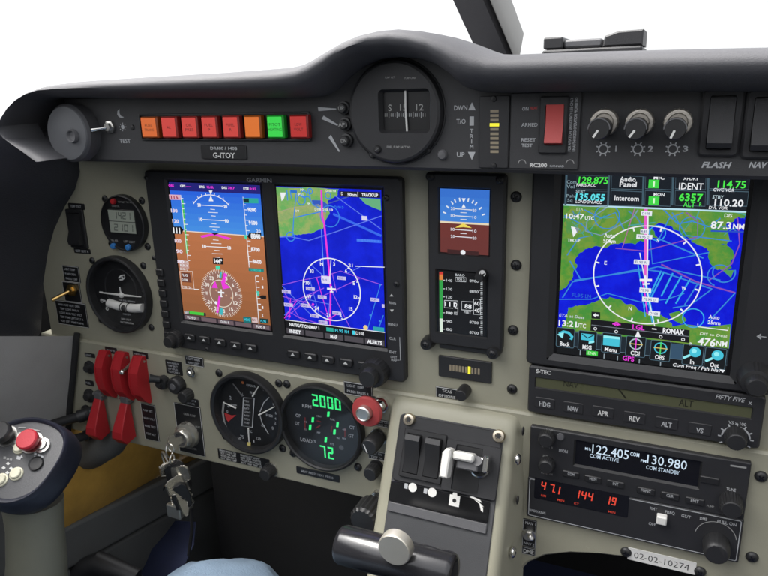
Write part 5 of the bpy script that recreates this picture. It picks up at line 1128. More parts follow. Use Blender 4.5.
for cx, cy in ((203, 184), (266, 198), (331, 212), (418, 232), (487, 246), (558, 261), (600, 201)):
    X, Z = CV(None, K3, -.0015).p(cx, cy); b = MB(); b.prism(rrect(X - .0062, X + .0062, Z - .0026, Z + .0026, .0008), -.0027, -.0014, BLK, .0005); b.build('key', t)
for cx, cy, r, h in ((132, 84, .0062, .008), (133, 160, .0060, .008), (662, 270, .0074, .013)):
    X, Z = CV(None, K3, -.006).p(cx, cy); b = MB(); b.knob(X, Z, r, -.0015, h, KNOB, 24, .03); b.build('knob', t)
X, Z = CV(None, K3, -.0015).p(173, 76); b = MB(); b.lathe(X, Z, [(0, -.003), (.0026, -.0028), (.003, -.0015)], GREY, 16); b.build('sensor', t)

t = thing('distance_display', 'black box with red digits 47.1, 144 and 19 inside a thin white outline', 'distance unit', (.435, 0, -.2695))
z0, z1 = -.2695, -.2336
b = MB(); b.prism(rrect(x0 - .0006, x1 + .0004, z0, z1, .0012), -.0013, YL, BLK2, .0008)
b.poly(rrect(x0 + .0012, x1 - .0012, z0 + .0018, z1 - .0012, .0012), .0006, -.00136, PRINTG, True); b.build('bezel', t)
b = MB(); cv = CV(b, K1, -.0014); X0, Z1 = cv.p(48, 332); X1, Z0 = cv.p(515, 500); zc = cv.p(270, 408)[1]
b.flat(rrect(X0, X1, zc - .0098, zc + .0125, .001), -.00145, GLOSS)
RD = E('#f04428', .95); RD2 = E('#c83820', .8)
for tx, cx, cy, wd in (('4', 92, 355, 24), ('7.', 135, 367, 22), ('1', 168, 378, 14), ('144', 294, 403, 92), ('19', 430, 430, 52)): cv.g(tx, cx, cy, 40, wd, RD, 2, th=.0009)
for tx, cx, cy in (('NM', 92, 404), ('MIN', 178, 427), ('KT', 258, 444), ('MIN', 434, 486)): cv.t(tx, cx, cy, 11, 12 * len(tx), RD2, 2)
b.build('display', t)
b = MB(); cv = CV(b, K3, -.0013)
for cx, cy, tx in ((440, 283, 'RMT'), (487, 294, 'FREQ'), (533, 305, 'GS/T'), (583, 312, 'DME'), (436, 327, 'OFF')): cv.t(tx, cx, cy, 8.5, 7 * len(tx), PRINTG, 1)
cv.t('PULL ON', 650, 324, 9, 56, PRINTG, 1); b.build('legend', t); b = MB(); cv = CV(b, K3, -.0013); cv.t('BENDIX/KING', 106, 291, 7, 48, PRINTG, 1); b.build('legend', t)
X, Z = CV(None, K3, -.004).p(463, 315); b = MB(); b.prism(rrect(X - .0035, X + .0035, Z - .0034, Z + .0034, .0008), -.0062, -.001, WPAINT, .0008); b.build('slide_switch', t)
X, Z = CV(None, K3, -.008).p(620, 398); b = MB(); b.knob(X, Z, .0090, -.0013, .014, KNOB, 28, .02); b.build('knob', t)
X, Z = CV(None, K3, -.003).p(617, 372); b = MB(); b.ring(X, Z, .0135, .0005, -.00137, PRINTD, 10, 170, 20); b.build('scale', t)

# ---- source toggle and asset tape
cv = CV(None, K3, YL); X, Z = cv.p(84, 353)
t = thing('source_switch', 'steel toggle between NAV 1 and NAV 2 marks above a DME placard', 'toggle switch', (X, YL, Z))
b = MB(); cv = CV(b, K3, YL - .0008); hw = 20 * cv.mh(84, 353); hh = 40 * cv.mv(84, 353)
b.prism(rrect(X - hw, X + hw, Z - hh, Z + hh, .0006, 2), YL - .0007, YL, FACE, .0002); b.poly([(X - hw * .92, Z - hh * .95), (X + hw * .92, Z - hh * .95), (X + hw * .92, Z + hh * .95), (X - hw * .92, Z + hh * .95)], .0004, YL - .0008, PRINTG, True)
b.text('NAV 1', X + .0008, Z + hh * .74, .0026, YL - .00078, PRINTG, hw * 1.5); b.text('NAV 2', X + .0002, Z - hh * .74, .0026, YL - .00078, PRINTG, hw * 1.5)
b.prism(rrect(X - hw - .0002, X + hw - .0002, Z - hh - .0075, Z - hh - .0006, .0006, 2), YL - .0007, YL, FACE, .0002); b.poly([(X - hw * .92, Z - hh - .0071), (X + hw * .92, Z - hh - .0071), (X + hw * .92, Z - hh - .0010), (X - hw * .92, Z - hh - .0010)], .0004, YL - .0008, PRINTG, True); b.text('DME', X, Z - hh - .0041, .0036, YL - .00078, PRINT, hw * 1.5, bold=.02)
b.build('placard', t); toggle(t, X, Z, YL - .0007, (.5, -1, .55), .010, STEEL, .0017, STEEL, 1.3, .0055)
cv = CV(None, K3, YL); X, Z = cv.p(462, 432); hw = 100 * cv.mh(462, 432); hh = 17.5 * cv.mv(462, 432)
b = MB(); b.prism(rrect(X - hw, X + hw, Z - hh, Z + hh, .0006, 2), YL - .0005, YL, TAPE, .0001); b.text('02-02-10274', X, Z, .0054, YL - .00056, BLACKP, hw * 1.62, bold=-.004)
single(b.build('number_tape'), 'white tape label reading 02-02-10274 under the radios', 'label')

# ================================================================== LOWER PANEL, LEFT
# ---- red guarded switches
def guard_up(cx, cy, wpx, lab, hpx=44):
    """a switch guard swung open: a red hood whose leaf shaped cheeks stand out from the panel"""
    X, Z = at(cx, cy, YL); t = thing('guarded_switch', lab, 'switch', (X, YL, Z), 'red guarded switches')
    hw = wpx / 2 * mmh(cx, cy); h = hpx / 2 * mmv(cx, cy)
    lf = [(0, .94), (-.002, .98), (-.006, 1.0), (-.0125, .70), (-.0165, .42), (-.0175, -.12), (-.0150, -.52), (-.0085, -.86), (-.0035, -1.0), (-.0015, -1.0), (0, -.95)]
    b = MB()
    for x in (X - hw, X + hw - .0014): b.extrude([(x, YL + y * .92, Z + k * h) for y, k in lf], (.0014, 0, 0), RED)
    ed = lf[1:9]
    v = []
    for y, k in ed: v += [(X - hw + .0014, YL + y * .92 + .0006, Z + k * h), (X + hw - .0014, YL + y * .92 + .0006, Z + k * h), (X + hw - .0014, YL + y * .92 + .0018, Z + k * h - .001), (X - hw + .0014, YL + y * .92 + .0018, Z + k * h - .001)]
    fs = []
    for i in range(len(ed) - 1):
        for j in range(4): fs.append((i * 4 + j, i * 4 + (j + 1) % 4, (i + 1) * 4 + (j + 1) % 4, (i + 1) * 4 + j))
    fs += [(0, 1, 2, 3), tuple(len(v) - 4 + q for q in (3, 2, 1, 0))]
    b.add(v, fs, RED); b.build('guard', t, smooth=18)
    b = MB(); b.tube([(X - hw - .001, YL - .004, Z + h * .8), (X + hw + .001, YL - .004, Z + h * .8)], .0012, STEEL, 10); b.build('hinge_pin', t)
    return t, X, Z, hw, h
def guard_down(cx, cy, lab):
    X, Z = at(cx, cy, YL); t = thing('guarded_switch', lab, 'switch', (X, YL, Z), 'red guarded switches')
    h = 20 * mmv(cx, cy); hw = .0064
    # wedge narrowing to its hinge at the top
    v = []
    for wz, y, z in ((.72, -.004, h * .92), (.72, -.009, h * .80), (1.05, -.023, -h * .30), (1.12, -.024, -h * .62), (.95, -.017, -h * .98), (.9, -.003, -h * .86)):
        v += [(X - hw * wz, YL + y, Z + z), (X + hw * wz, YL + y, Z + z)]
    n = 6; fs = [(i * 2, i * 2 + 1, (i * 2 + 3) % 12, (i * 2 + 2) % 12) for i in range(n)] + [tuple(range(0, 12, 2)), tuple(range(11, 0, -2))]
    b = MB(); b.add(v, fs, RED); o = b.build('guard', t, smooth=20)
    bv = o.modifiers.new('bevel', 'BEVEL'); bv.width = .0009; bv.segments = 2; bv.limit_method = 'ANGLE'
    b = MB(); b.prism(rrect(X - hw * .8, X + hw * .8, Z + h * .72, Z + h * 1.12, .0012), YL - .0085, YL, GREY, .001); b.tube([(X - hw * 1.1, YL - .006, Z + h * .98), (X + hw * 1.1, YL - .006, Z + h * .98)], .0016, STEEL, 10); b.build('hinge', t)
    return t
guard_up(110.5, 372.5, 7.5, 'leftmost and slimmest open red guard over the switches at the panel corner', 46)
t, X, Z, hw, h = guard_up(127.5, 374.5, 9, 'middle open red guard with a chrome toggle ball at its edge', 47)
b = MB(); p = at3(122, 372, -.0135); b.tube([(X + hw, YL, p.z + .002), p], .0015, STEEL, 10); b.ball(p, .0029, CHROME); b.build('lever', t)
guard_up(144.5, 378, 9, 'right hand open red guard of the upper three, beside the black round knob', 46)
guard_down(106, 412.5, 'closed red wedge shaped guard, the left one of the lower pair')
guard_down(132, 416.5, 'closed red wedge shaped guard, the right one of the lower pair beside the black strip')
cv = CV(None, KLS, YL)
for cx, cy, r, lab in ((62, 112, 19, 'topmost black knob at the panel corner, left of the open red guards'), (62, 198, 20, 'middle black knob at the panel corner, left of the closed red guards'), (52, 244, 17, 'lowest black knob at the panel corner, half behind the closed red guard')):
    X, Z = cv.p(cx, cy); r_ = r * cv.mv(cx, cy); t = thing('corner_knob', lab, 'knob', (X, YL, Z), 'black corner knobs')
    b = MB(); b.lathe(X, Z, [(0, YL - .007), (r_ * .5, YL - .0065), (r_ * .62, YL - .003), (r_ * .95, YL - .002), (r_, YL)], KNOB, 28); b.build('knob', t)
t = thing('switch_placard', 'small black placards above the red guards at the panel corner', 'placard', at3(105, 352, YL))
for a in ((46, 70, 76, 82), (48, 152, 72, 168), (108, 52, 142, 70), (192, 66, 236, 84)): placard(t, cv, *a, 1, border=False)
X, Z = cv.p(243, 279); t = thing('strip_placard', 'black upright strip placard with white border beside the closed red guard', 'placard', (X, YL, Z)); placard(t, cv, 222, 226, 265, 333, 4)

# ---- knobs and nut left of the analog gauge
X, Z = cv.p(288, 155); t = thing('lever_knob', 'black cylinder and collar lever between the red guards and the chrome nut', 'knob', (X, YL, Z))
b = MB(); r = 19 * cv.mv(288, 155); b.lathe(X, Z, [(0, YL - .011), (r * .4, YL - .011), (r * .45, YL - .008), (r * .9, YL - .007), (r, YL - .004), (r, YL)], KNOB, 28, 12, .03); b.build('collar', t)
p = at3(281, 381 - 0, -.004); q0 = at3(70 + 272 / 3.031, 330 + 150 / 3.031, -.006); q1 = at3(70 + 240 / 3.031, 330 + 146 / 3.031, -.012); b = MB(); b.tube([q0, q0.lerp(q1, .6), q1], [.0034, .0038, .0044], KNOB, 16); b.build('grip', t)
X, Z = cv.p(331, 162); t = thing('round_knob', 'larger round black knob right of the lever, left of the chrome nut', 'knob', (X, YL, Z)); b = MB(); r = 24 * cv.mv(331, 162); b.knob(X, Z, r, YL, .009, KNOB, 20, .03); b.build('knob', t)
b = MB(); b.lathe(X - r * .1, Z, [(0, YL - .0096), (r * .35, YL - .0094), (r * .4, YL - .009)], GREY, 20); b.build('cap', t)
X, Z = cv.p(361, 193); t = thing('small_knob', 'small black knob above the placard over the ignition key plate', 'knob', (X, YL, Z)); b = MB(); r = 18 * cv.mv(361, 193); b.knob(X, Z, r, YL, .011, KNOB, 16, .03); b.build('knob', t); placard(t, cv, 342, 206, 390, 227, 2, border=False)
X, Z = cv.p(372, 124); t = thing('chrome_nut', 'small domed chrome nut under a placard above the ignition key', 'nut', (X, YL, Z)); b = MB(); r = 15 * cv.mv(372, 124)
b.lathe(X, Z, [(0, YL - .0075), (r * .35, YL - .0072), (r * .6, YL - .0055), (r * .64, YL - .0035), (r, YL - .003), (r * 1.02, YL)], CHROME, 24, 6, .06); b.build('nut', t); placard(t, cv, 350, 80, 405, 108, 2)
X, Z = cv.p(316, 113); t = thing('text_placard', 'square black placard left of the chrome nut', 'placard', (X, YL, Z)); placard(t, cv, 292, 93, 340, 134, 4, border=False)

# ---- ignition lock and its keys
cv = CV(None, KKS, YL); X, Z = cv.p(128, 253); t = thing('ignition_lock', 'chrome ignition key lock on a white bordered black plate', 'key switch', (X, YL, Z))
placard(t, cv, 87, 177, 169, 331, 0)
b = MB(); q = CV(b, KKS, YL - .0008); q.sc(108, 150, 208, 7, PRINTD, 1); q.sc(146, 162, 246, 6, PRINTD, 1); b.build('legend', t); b = MB(); q = CV(b, KKS, YL - .0008); q.sc(98, 150, 312, 7, PRINTD, 1); b.build('legend', t)
X, Z = cv.p(124, 268); r = 38 * cv.mv(124, 268)
b = MB(); b.lathe(X, Z, [(r * .5, YL - .0125), (r * .62, YL - .013), (r * .7, YL - .0115), (r * .74, YL - .0072), (r * .95, YL - .006), (r, YL - .003), (r * 1.03, YL - .0005)], KEYM, 48, cap=False); b.build('barrel', t)
b = MB(); b.lathe(X, Z, [(0, YL - .0105), (r * .4, YL - .0108), (r * .52, YL - .012)], GREY, 36); b.build('plug', t)
kx, kz = X, Z
t = thing('key_bunch', 'bunch of steel keys and black fobs hanging from the ignition lock', 'keys', (kx, YL - .012, kz))
b = MB(); kp = Vector((kx, YL - .0115, kz)); ke = at3(150 + 58 / 3.2, 350 + 302 / 3.2, -.022)
dv = (ke - kp); nrm = Vector((0, .3, 1)).cross(dv).normalized()
def plate(pts, th, m):      # flat outline given along a direction (u) and across it (w)
    b.extrude(pts, nrm * th, m)
u = dv.normalized(); wv = u.cross(nrm).normalized(); L_ = dv.length
plate([kp + u * (-.002) + wv * .0034, kp + u * (L_ * .45) + wv * .0038, kp + u * (L_ * .55) + wv * .008, kp + u * (L_ * .9) + wv * .0082, kp + u * L_ + wv * .005, kp + u * L_ - wv * .005, kp + u * (L_ * .9) - wv * .0082, kp + u * (L_ * .55) - wv * .008, kp + u * (L_ * .45) - wv * .0038, kp + u * (-.002) - wv * .0034], .0022, KEYM); b.build('key', t)
hub = at3(150 + 62 / 3.2, 350 + 318 / 3.2, -.023)
b = MB(); b.torus(hub, .0075, .0009, (.9, .3, .1), STEEL, 28, 8); b.torus(hub + Vector((-.003, -.004, -.012)), .010, .0010, (.5, .8, .1), KEYM, 32, 8); b.build('split_ring', t)
rnd = random.Random(5)
def hang(name, px, py, y, ln, wd, ang, tw, m, kind):
    p = at3(px, py, y); ax = Vector((math.sin(ang), .25 * math.sin(tw * 2), -math.cos(ang))).normalized(); ac = Vector((math.cos(tw), math.sin(tw), 0)); ac = (ac - ax * ac.dot(ax)).normalized(); nn = ax.cross(ac) * .0021
    bb = MB()
    if kind == 'key':
        out = [(0, .30), (.04, .48), (.20, .5), (.30, .46), (.36, .20), (.52, .20), (.56, .28), (.62, .18), (.70, .28), (.78, .19), (.88, .25), (1.0, .06), (1.0, -.06), (.92, -.18), (.36, -.2), (.30, -.46), (.2, -.5), (.04, -.48), (0, -.3)]
    elif kind == 'fob': out = [(0, .2), (.12, .42), (.5, .5), (.9, .44), (1, .2), (1, -.2), (.9, -.44), (.5, -.5), (.12, -.42), (0, -.2)]; nn = nn * 3.2
    bb.extrude([p + ax * (ln * k) + ac * (wd * q) for k, q in out], nn, m)
    o = bb.build(name, t, smooth=30); bv = o.modifiers.new('bevel', 'BEVEL'); bv.width = .0005; bv.segments = 2; bv.limit_method = 'ANGLE'
hang('fob', 173, 461, -.034, .034, .020, .10, .5, KNOB, 'fob'); hang('key', 168, 462, -.038, .040, .019, -.16, 1.1, KEYM, 'key'); hang('key', 178, 466, -.036, .050, .019, .06, .35, KEYM, 'key')
hang('fob', 176, 482, -.040, .030, .017, -.02, .9, BLK, 'fob'); hang('key', 172, 479, -.044, .042, .018, .16, 1.3, KEYM, 'key'); hang('key', 180, 478, -.030, .043, .017, -.05, .1, KEYM, 'key')
b = MB(); prev = None
for k in range(7):
    p = at3(171 + k * 1.1, 448 + k * 11.0, -.036); b.torus(p, .0042, .0009, (1, .2, 0) if k % 2 else (.2, 1, .1), KEYM, 16, 6)
b.build('chain', t)
b = MB(); p = at3(175, 508, -.038); b.prism(rrect(p.x - .009, p.x + .008, p.z - .0105, p.z + .004, .002), p.y - .003, p.y + .002, KEYM, .001, back=True); b.torus(p + Vector((0, 0, .008)), .005, .0009, (.3, 1, 0), KEYM, 18, 6); b.build('tag', t)

# ---- four-scale analog gauge
cv = CV(None, KGA, 0); X, Z = cv.p(250, 302); R = 248 * cv.mv(250, 302)
t = thing('engine_gauge', 'round analog engine gauge with four white needles about a centre ladder scale', 'gauge', (X, 0, Z))
SCR = ((-.80, .83), (.83, .83), (-.80, -.80), (.80, -.80))
b = gauge_body(t, X, Z, R, -.0035, inner=.87, depth=.006, scr=SCR, ys=YL, sr=.0040); b.build('face', t)
yf = .0012; b = MB(); cv = CV(b, KGA, yf)
cv.l([(90, 232), (82, 300), (92, 365), (106, 404)], 14, E('#888884', .0) if False else PRINTD, 1); cv.f([(92, 304), (102, 345), (118, 362), (170, 318), (140, 322)], REDP, 2)
cv.l([(134, 446), (170, 484), (220, 512)], 9, PRINTG, 1); cv.l([(320, 318), (334, 370), (375, 440)], 6, PRINTG, 1); cv.l([(320, 300), (345, 240), (385, 200)], 5, PRINTG, 1)
cv.l([(216, 208), (284, 212), (272, 398), (206, 388)], 7, PRINTG, 3, True); cv.f([(216, 208), (284, 212), (272, 398), (206, 388)], BLK, 2)
for k in range(7): cv.sc(222, 266, 232 + k * 23, 12, PRINTG, 4)
for cx, cy, tx, h, wd in ((132, 208, '2', 22, 12), (118, 262, '4', 20, 12), (152, 256, 'AMP', 14, 40), (112, 296, '0', 18, 10), (276, 178, 'FUEL', 16, 38), (346, 156, 'R', 18, 12), (212, 186, 'L', 18, 8), (380, 322, 'PSI', 16, 40), (408, 248, '8', 20, 12), (422, 306, '6', 18, 10), (420, 342, '4', 16, 10), (418, 370, '2', 16, 10), (402, 402, '0', 20, 11), (342, 388, 'OIL', 14, 26), (206, 458, '75', 20, 22), (188, 468, '50', 16, 20), (260, 424, '°C', 14, 20), (312, 470, '120', 16, 26), (282, 486, '1', 16, 6)): cv.t(tx, cx, cy, h, wd, PRINTG, 2)
cv.d(210, 112, 9, P('amber_mark', (.5, .16, .05), .5), 2); cv.sc(234, 300, 132, 16, PRINTG, 2)
b.build('scale', t)
b = MB(); yn = yf - .0012
for p0, p1, m in (((92, 236), (172, 272), WPAINT), ((326, 116), (278, 196), WPAINT), ((424, 260), (318, 316), WPAINT), ((256, 505), (250, 400), WPAINT), ((152, 116), (214, 196), GREY)):
    P0 = cv.p(*p0); P1 = cv.p(*p1); b.tube([(P0[0], yn, P0[1]), (P1[0], yn, P1[1])], [.00045, .0008], m, 8)
b.flat([cv.p(244, 488), cv.p(268, 488), cv.p(266, 518), cv.p(246, 516)], yn - .0006, YPAINT); b.build('needle', t)
X, Z = CV(None, KGA, 0).p(250, 302); cover_glass(t, X, Z, R * .89, -.0052)
cg = CV(None, (200, 350, 3.84), YL); x_, z_ = cg.p(168, 418); t = thing('gauge_placard', 'long black placard of white figures under the analog gauge', 'placard', (x_, YL, z_))
b = MB(); hw = 97 * cg.mh(168, 418); hh = 20 * cg.mv(168, 418); b.prism(rrect(x_ - hw, x_ + hw, z_ - hh, z_ + hh, .0006, 2), YL - .0006, YL, FACE, .0002)
for k in range(4): 
    zz = z_ + hh * (.72 - k * .48)
    b.scrib(x_ - hw * .92, x_ - hw * .25, zz, .0021, YL - .00066, PRINT); b.scrib(x_ - hw * .1, x_ + hw * .7, zz, .0021, YL - .00066, PRINT)
b.build('placard', t)
x_, z_ = cg.p(274, 458); t = thing('push_knob', 'small black knob at the end of the long placard on the lower edge', 'knob', (x_, YL, z_)); b = MB(); b.knob(x_, z_, .0068, YL, .012, KNOB, 18, .03); b.lathe(x_, z_, [(.0075, YL - .0015), (.0078, YL)], STEEL, 24); b.build('knob', t)

# ---- digital engine display
cv = CV(None, KGD, 0); X, Z = cv.p(192, 241); R = 193 * cv.mv(192, 241)
t = thing('tachometer', 'round digital engine display with bright green 2000 and 72 figures', 'gauge', (X, 0, Z))
b = gauge_body(t, X, Z, R, -.002, inner=.90, depth=.004, scr=((-.84, .84), (.86, .70), (-.80, -.82), (.80, -.82)), ys=YL, sr=.0040); b.build('face', t)
yf = .0011; b = MB(); cv = CV(b, KGD, yf); GG = E('#18f07c', 1.1)
cv.g('2000', 214, 125, 54, 130, GG, 1, th=.0016, slant=-.02, gap=.3); cv.g('72', 216, 356, 54, 60, GG, 1, th=.0016, slant=-.02, gap=.4)
for cx, cy in ((224, 180), (152, 206), (140, 240), (266, 228), (252, 262), (212, 297)): cv.f([(cx - 5, cy - 12), (cx + 6, cy - 12), (cx + 4, cy + 12), (cx - 7, cy + 12)], GG, 1)
b.build('digits', t)
b = MB(); cv = CV(b, KGD, yf)
cv.t('RPM', 124, 143, 15, 42, PRINTG, 1); cv.t('LOAD', 122, 300, 17, 54, PRINTG, 1); cv.t('OP', 84, 186, 15, 22, PRINTG, 1); cv.t('OT', 80, 222, 15, 20, PRINTG, 1); cv.t('CT', 332, 241, 15, 24, PRINTG, 1); cv.t('GT', 328, 280, 15, 24, PRINTG, 1); cv.t('%', 161, 304, 12, 10, PRINTG, 1)
for x0_, x1_, cy in ((112, 126, 250), (112, 126, 215), (170, 198, 190), (170, 190, 265), (232, 262, 205), (288, 306, 250), (288, 306, 292), (262, 276, 290), (232, 252, 318)): cv.sc(x0_, x1_, cy, 8, PRINTG, 1)
for p_ in ([(170, 210), (190, 216)], [(165, 245), (185, 232)], [(116, 195), (116, 252)], [(236, 262), (240, 235)], [(300, 245), (300, 285)]): cv.l(p_, 5, P('dark_red_print', (.2, .02, .02), .5), 1)
cv.d(283, 334, 11, GREY, 1); b.build('legend', t); cover_glass(t, X, Z, R * .91, -.0035)
x_, z_ = cv.p(175, 457); t = thing('display_placard', 'black placard under the green figured engine display', 'placard', (x_, YL, z_)); placard(t, CV(None, KGD, YL), 77, 441, 273, 473, 1, border=False)

# ---- red ringed push button, knobs and placards right of it
cv = CV(None, KGD, YL); X, Z = cv.p(392, 172); t = thing('starter_button', 'silver push button in a worn red ring beside the digital engine display', 'push button', (X, YL, Z))
x_, z_ = CV(None, KGD, -.010).p(402, 167); r = 66 * cv.mv(402, 167)
b = MB(); b.lathe(x_, z_, [(r * .46, -.0125), (r * .55, -.0135), (r * .92, -.0125), (r, -.0105), (r * .97, -.008), (r * .6, -.006)], REDRING, 56, cap=False); b.build('ring', t)
x2, z2 = CV(None, KGD, -.014).p(391, 172); b = MB(); q = 33 * cv.mv(391, 172); b.lathe(x2, z2, [(0, -.0185), (q * .7, -.0183), (q * .8, -.0188), (q * .94, -.0178), (q * .98, -.011), (q * 1.0, YL)], ALU, 40); b.build('button', t)
b = MB(); b.lathe(x_, z_, [(r * .5, -.0068), (r * .62, -.006), (r * .62, YL)], BLK, 30, cap=False); b.build('collar', t)
X, Z = cv.p(468, 132); t = thing('chrome_bushing', 'chrome bushing and nut half behind the red ringed button', 'nut', (X, YL, Z))
b = MB(); q = 38 * cv.mv(468, 132); b.lathe(X, Z, [(0, YL - .0075), (q * .42, YL - .0075), (q * .5, YL - .007), (q * .62, YL - .0046), (q * .66, YL - .0034), (q * .92, YL - .003), (q, YL)], CHROME, 36, 6, .04); b.build('nut', t)
for cx, cy, r_, h_, lab, tilt in ((428, 294, 36, .021, 'black cylindrical knob pointing out under the red ringed button', 1), (434, 426, 30, .015, 'small black knob below the placard, second under the red ringed button', 0)):
    X, Z = cv.p(cx + (28 if tilt else 12), cy - (12 if tilt else 4)); t = thing('pull_knob', lab, 'knob', (X, YL, Z), 'black pull knobs')
    r = r_ * cv.mv(cx, cy); b = MB(); b.lathe(X, Z, [(0, YL - h_), (r * .82, YL - h_), (r * .93, YL - h_ + .001), (r, YL - h_ + .004), (r * .98, YL - .005), (r * .7, YL - .0035), (r * .7, YL)], KNOB, 36, 0 if tilt else 18, .03)
    if tilt: b.line((X - r * .6, Z + r * .3), (X - r * .2, Z - r * .7), .001, YL - h_ - .0002, PRINT)
    b.build('knob', t); b = MB(); b.lathe(X, Z, [(r * .8, YL - .002), (r * 1.02, YL - .0018), (r * 1.06, YL)], STEEL if tilt else BLK, 28); b.build('nut', t)
for a, rows, lab in (((296, 36, 426, 96), 2, 'large black placard above the red ringed button'), ((444, 207, 512, 240), 2, 'small black placard just right of the red ringed button'), ((408, 350, 498, 392), 2, 'black placard between the two pull knobs')):
    X, Z = cv.p((a[0] + a[2]) / 2, (a[1] + a[3]) / 2); t = thing('text_placard', lab, 'placard', (X, YL, Z)); placard(t, cv, *a, rows, border=rows > 1)
# ribbed knob at the lower edge, with its bushing
X, Z = at(381, 498, YL); p = at3(367, 510, -.020); t = thing('ribbed_knob', 'large ribbed black knob with a steel bushing at the lower edge beside the pedestal', 'knob', (X, YL, Z))
b = MB(); b.lathe(X, Z, [(.0055, YL - .006), (.0085, YL - .005), (.0088, YL)], STEEL, 30, 6, .04); b.tube([(X, YL, Z), (X, -.014, Z)], .004, STEEL, 14); b.build('bushing', t)
x2, z2 = at(369, 508, -.024); b = MB(); b.lathe(X, Z, [(0, -.036), (.0105, -.0355), (.0125, -.033), (.0128, -.014), (.0115, -.0115), (.006, -.0105)], KNOB, 72, 18, .035); b.build('knob', t)

# ================================================================== PEDESTAL
pd = thing('pedestal', 'beige sloping centre pedestal with a black face plate jutting from the panel', 'pedestal', (.296, 0, -.19))
SL = .46                                     # how fast the face comes out on its way down
fy = lambda z, off=0: -.007 - (-.192 - z) * SL - off
xl, xr_ = .2415, .3495
def shell():
    # cross-section: left flank, rounded shoulder, face, shoulder, right flank - swept down the face
    b = MB(); v = []; fs = []; rr = .009
    zs = [-.1835, -.1838, -.1850, -.1875, -.191, -.196, -.25, -.33, -.45, -.62]
    dep = [0, .35, .65, .86, .97, 1, 1, 1, 1, 1]
    for z, d in zip(zs, dep):
        Y = YL + .002 + (fy(z) - YL - .002) * d; sh = .0035 * (1 - d)
        row = []
        for k in range(5):
            a = math.radians(180 - 90 * k / 4 * 1.0); row.append((xl + rr + rr * math.cos(a) + sh, Y + rr - rr * math.sin(a)))
        row = [(xl - .004 + sh, max(YL + .003, Y + rr))] + row
        row2 = []
        for k in range(5):
            a = math.radians(90 - 90 * k / 4); row2.append((xr_ - rr + rr * math.cos(a) - sh, Y + rr - rr * math.sin(a)))
        row += row2 + [(xr_ + .0065 - sh, max(YL + .003, Y + rr))]
        v += [(x, min(y, YL + .004), z) for x, y in row]
    n = 12
    for i in range(len(zs) - 1):
        for k in range(n - 1): fs.append((i * n + k, i * n + k + 1, (i + 1) * n + k + 1, (i + 1) * n + k))
    fs.append(tuple(range(n))); b.add(v, fs, PANEL_EDGE); b.build('shell', pd, smooth=50)
shell()
# the flat plate, its screws and fittings: built upright at the panel plane, then leaned back onto the slope
def lean(o, lift=0.0):
    """lay an upright part onto the sloping face: its distance in front of the panel becomes distance off the face"""
    off = Vector((0, 0, 0)); p = o.parent
    while p is not None: off += p.location; p = p.parent
    nrm = Vector((0, -1, SL)).normalized(); dn = Vector((0, -SL, -1)).normalized()
    for vv in o.data.vertices:
        c = vv.co + off; s_ = (-.192 - c.z); base = Vector((c.x, -.007, -.192)) + dn * s_
        vv.co = base + nrm * (-c.y + lift) - off
    o.data.update(); return o
K_ = math.sqrt(1 + SL * SL)
def atf(px, py, off=.001):
    """place on the sloping pedestal face -> (x, z) in its own upright layout"""
    nrm = Vector((0, -1, SL)).normalized(); p0 = Vector((0, -.007, -.192)) + nrm * off
    p = at_pl(px, py, p0, nrm); return (p.x, -.192 - (-.192 - p.z) * K_)
b = MB()
c4 = [atf(405, 413), atf(504, 432)]
px0, px1 = .2530, .3405
b.prism(rrect(px0, px1, -.62, -.1935, .004), -.0012, 0, PODP, .0006); lean(b.build('face_plate', pd))
zA = atf(455, 421)[1]; 
b = MB(); zB = atf(400, 482)[1]; b.prism(rrect(px0 + .0012, px1 - .0008, zB, -.1945, .0035), -.0030, -.0013, BLK2, .0008); lean(b.build('switch_plate', pd))
b = MB(); zC = atf(400, 503)[1]; b.prism(rrect(px0 + .001, px1 - .004, zC, zB - .0006, .001), -.0036, -.0013, GLOSS, .0005)
Yf = -.0037
def F(cx, cy): return atf(400 + cx / 4.8, 400 + cy / 4.8, .004)
for cx, cy in ((58, 432), (152, 456)):
    x_, z_ = F(cx, cy); b.disc(x_, z_, .0036, Yf, WPAINT, 24); b.flat([(x_ - .0072, z_ - .002), (x_ - .0042, z_ - .002), (x_ - .0042, z_ + .002), (x_ - .0072, z_ + .002)], Yf, PRINTG)
x_, z_ = F(259, 492); b.flat([(x_ - .0042, z_ - .0048), (x_ + .0042, z_ - .0048), (x_ + .0042, z_ + .0036), (x_ + .0018, z_ + .0036), (x_ + .0012, z_ + .0056), (x_ - .0018, z_ + .0056), (x_ - .0022, z_ + .0036), (x_ - .0042, z_ + .0036)], Yf, WPAINT); b.disc(x_, z_ - .0005, .0016, Yf - .0001, BLK, 16)
for pp in ([(330, 478), (345, 474), (382, 492), (392, 506)], [(352, 489), (374, 500), (400, 526), (392, 524)], [(378, 510), (396, 530), (396, 552), (386, 545)]): b.flat([F(*q) for q in pp], Yf, WPAINT)
lean(b.build('legend_strip', pd))
b = MB(); zD = zC - .0085; b.prism(rrect(px0 + .001, px1 - .004, zD, zC - .0008, .001), -.0030, -.0013, GREY, .0006); lean(b.build('lower_strip', pd))
for cx, cy in ((42, 104), (472, 184)):
    x_, z_ = F(cx, cy); b = MB(); b.lathe(x_, z_, [(0, -.0052), (.0022, -.0052), (.0026, -.0060), (.0044, -.0058), (.0051, -.0045), (.0052, -.003)], P('brass_steel', (.66, .58, .46), .3, 1.0), 28)
    b.flat(circ(x_, z_, .0022, 6), -.0054, BLACKP); lean(b.build('screw', pd))
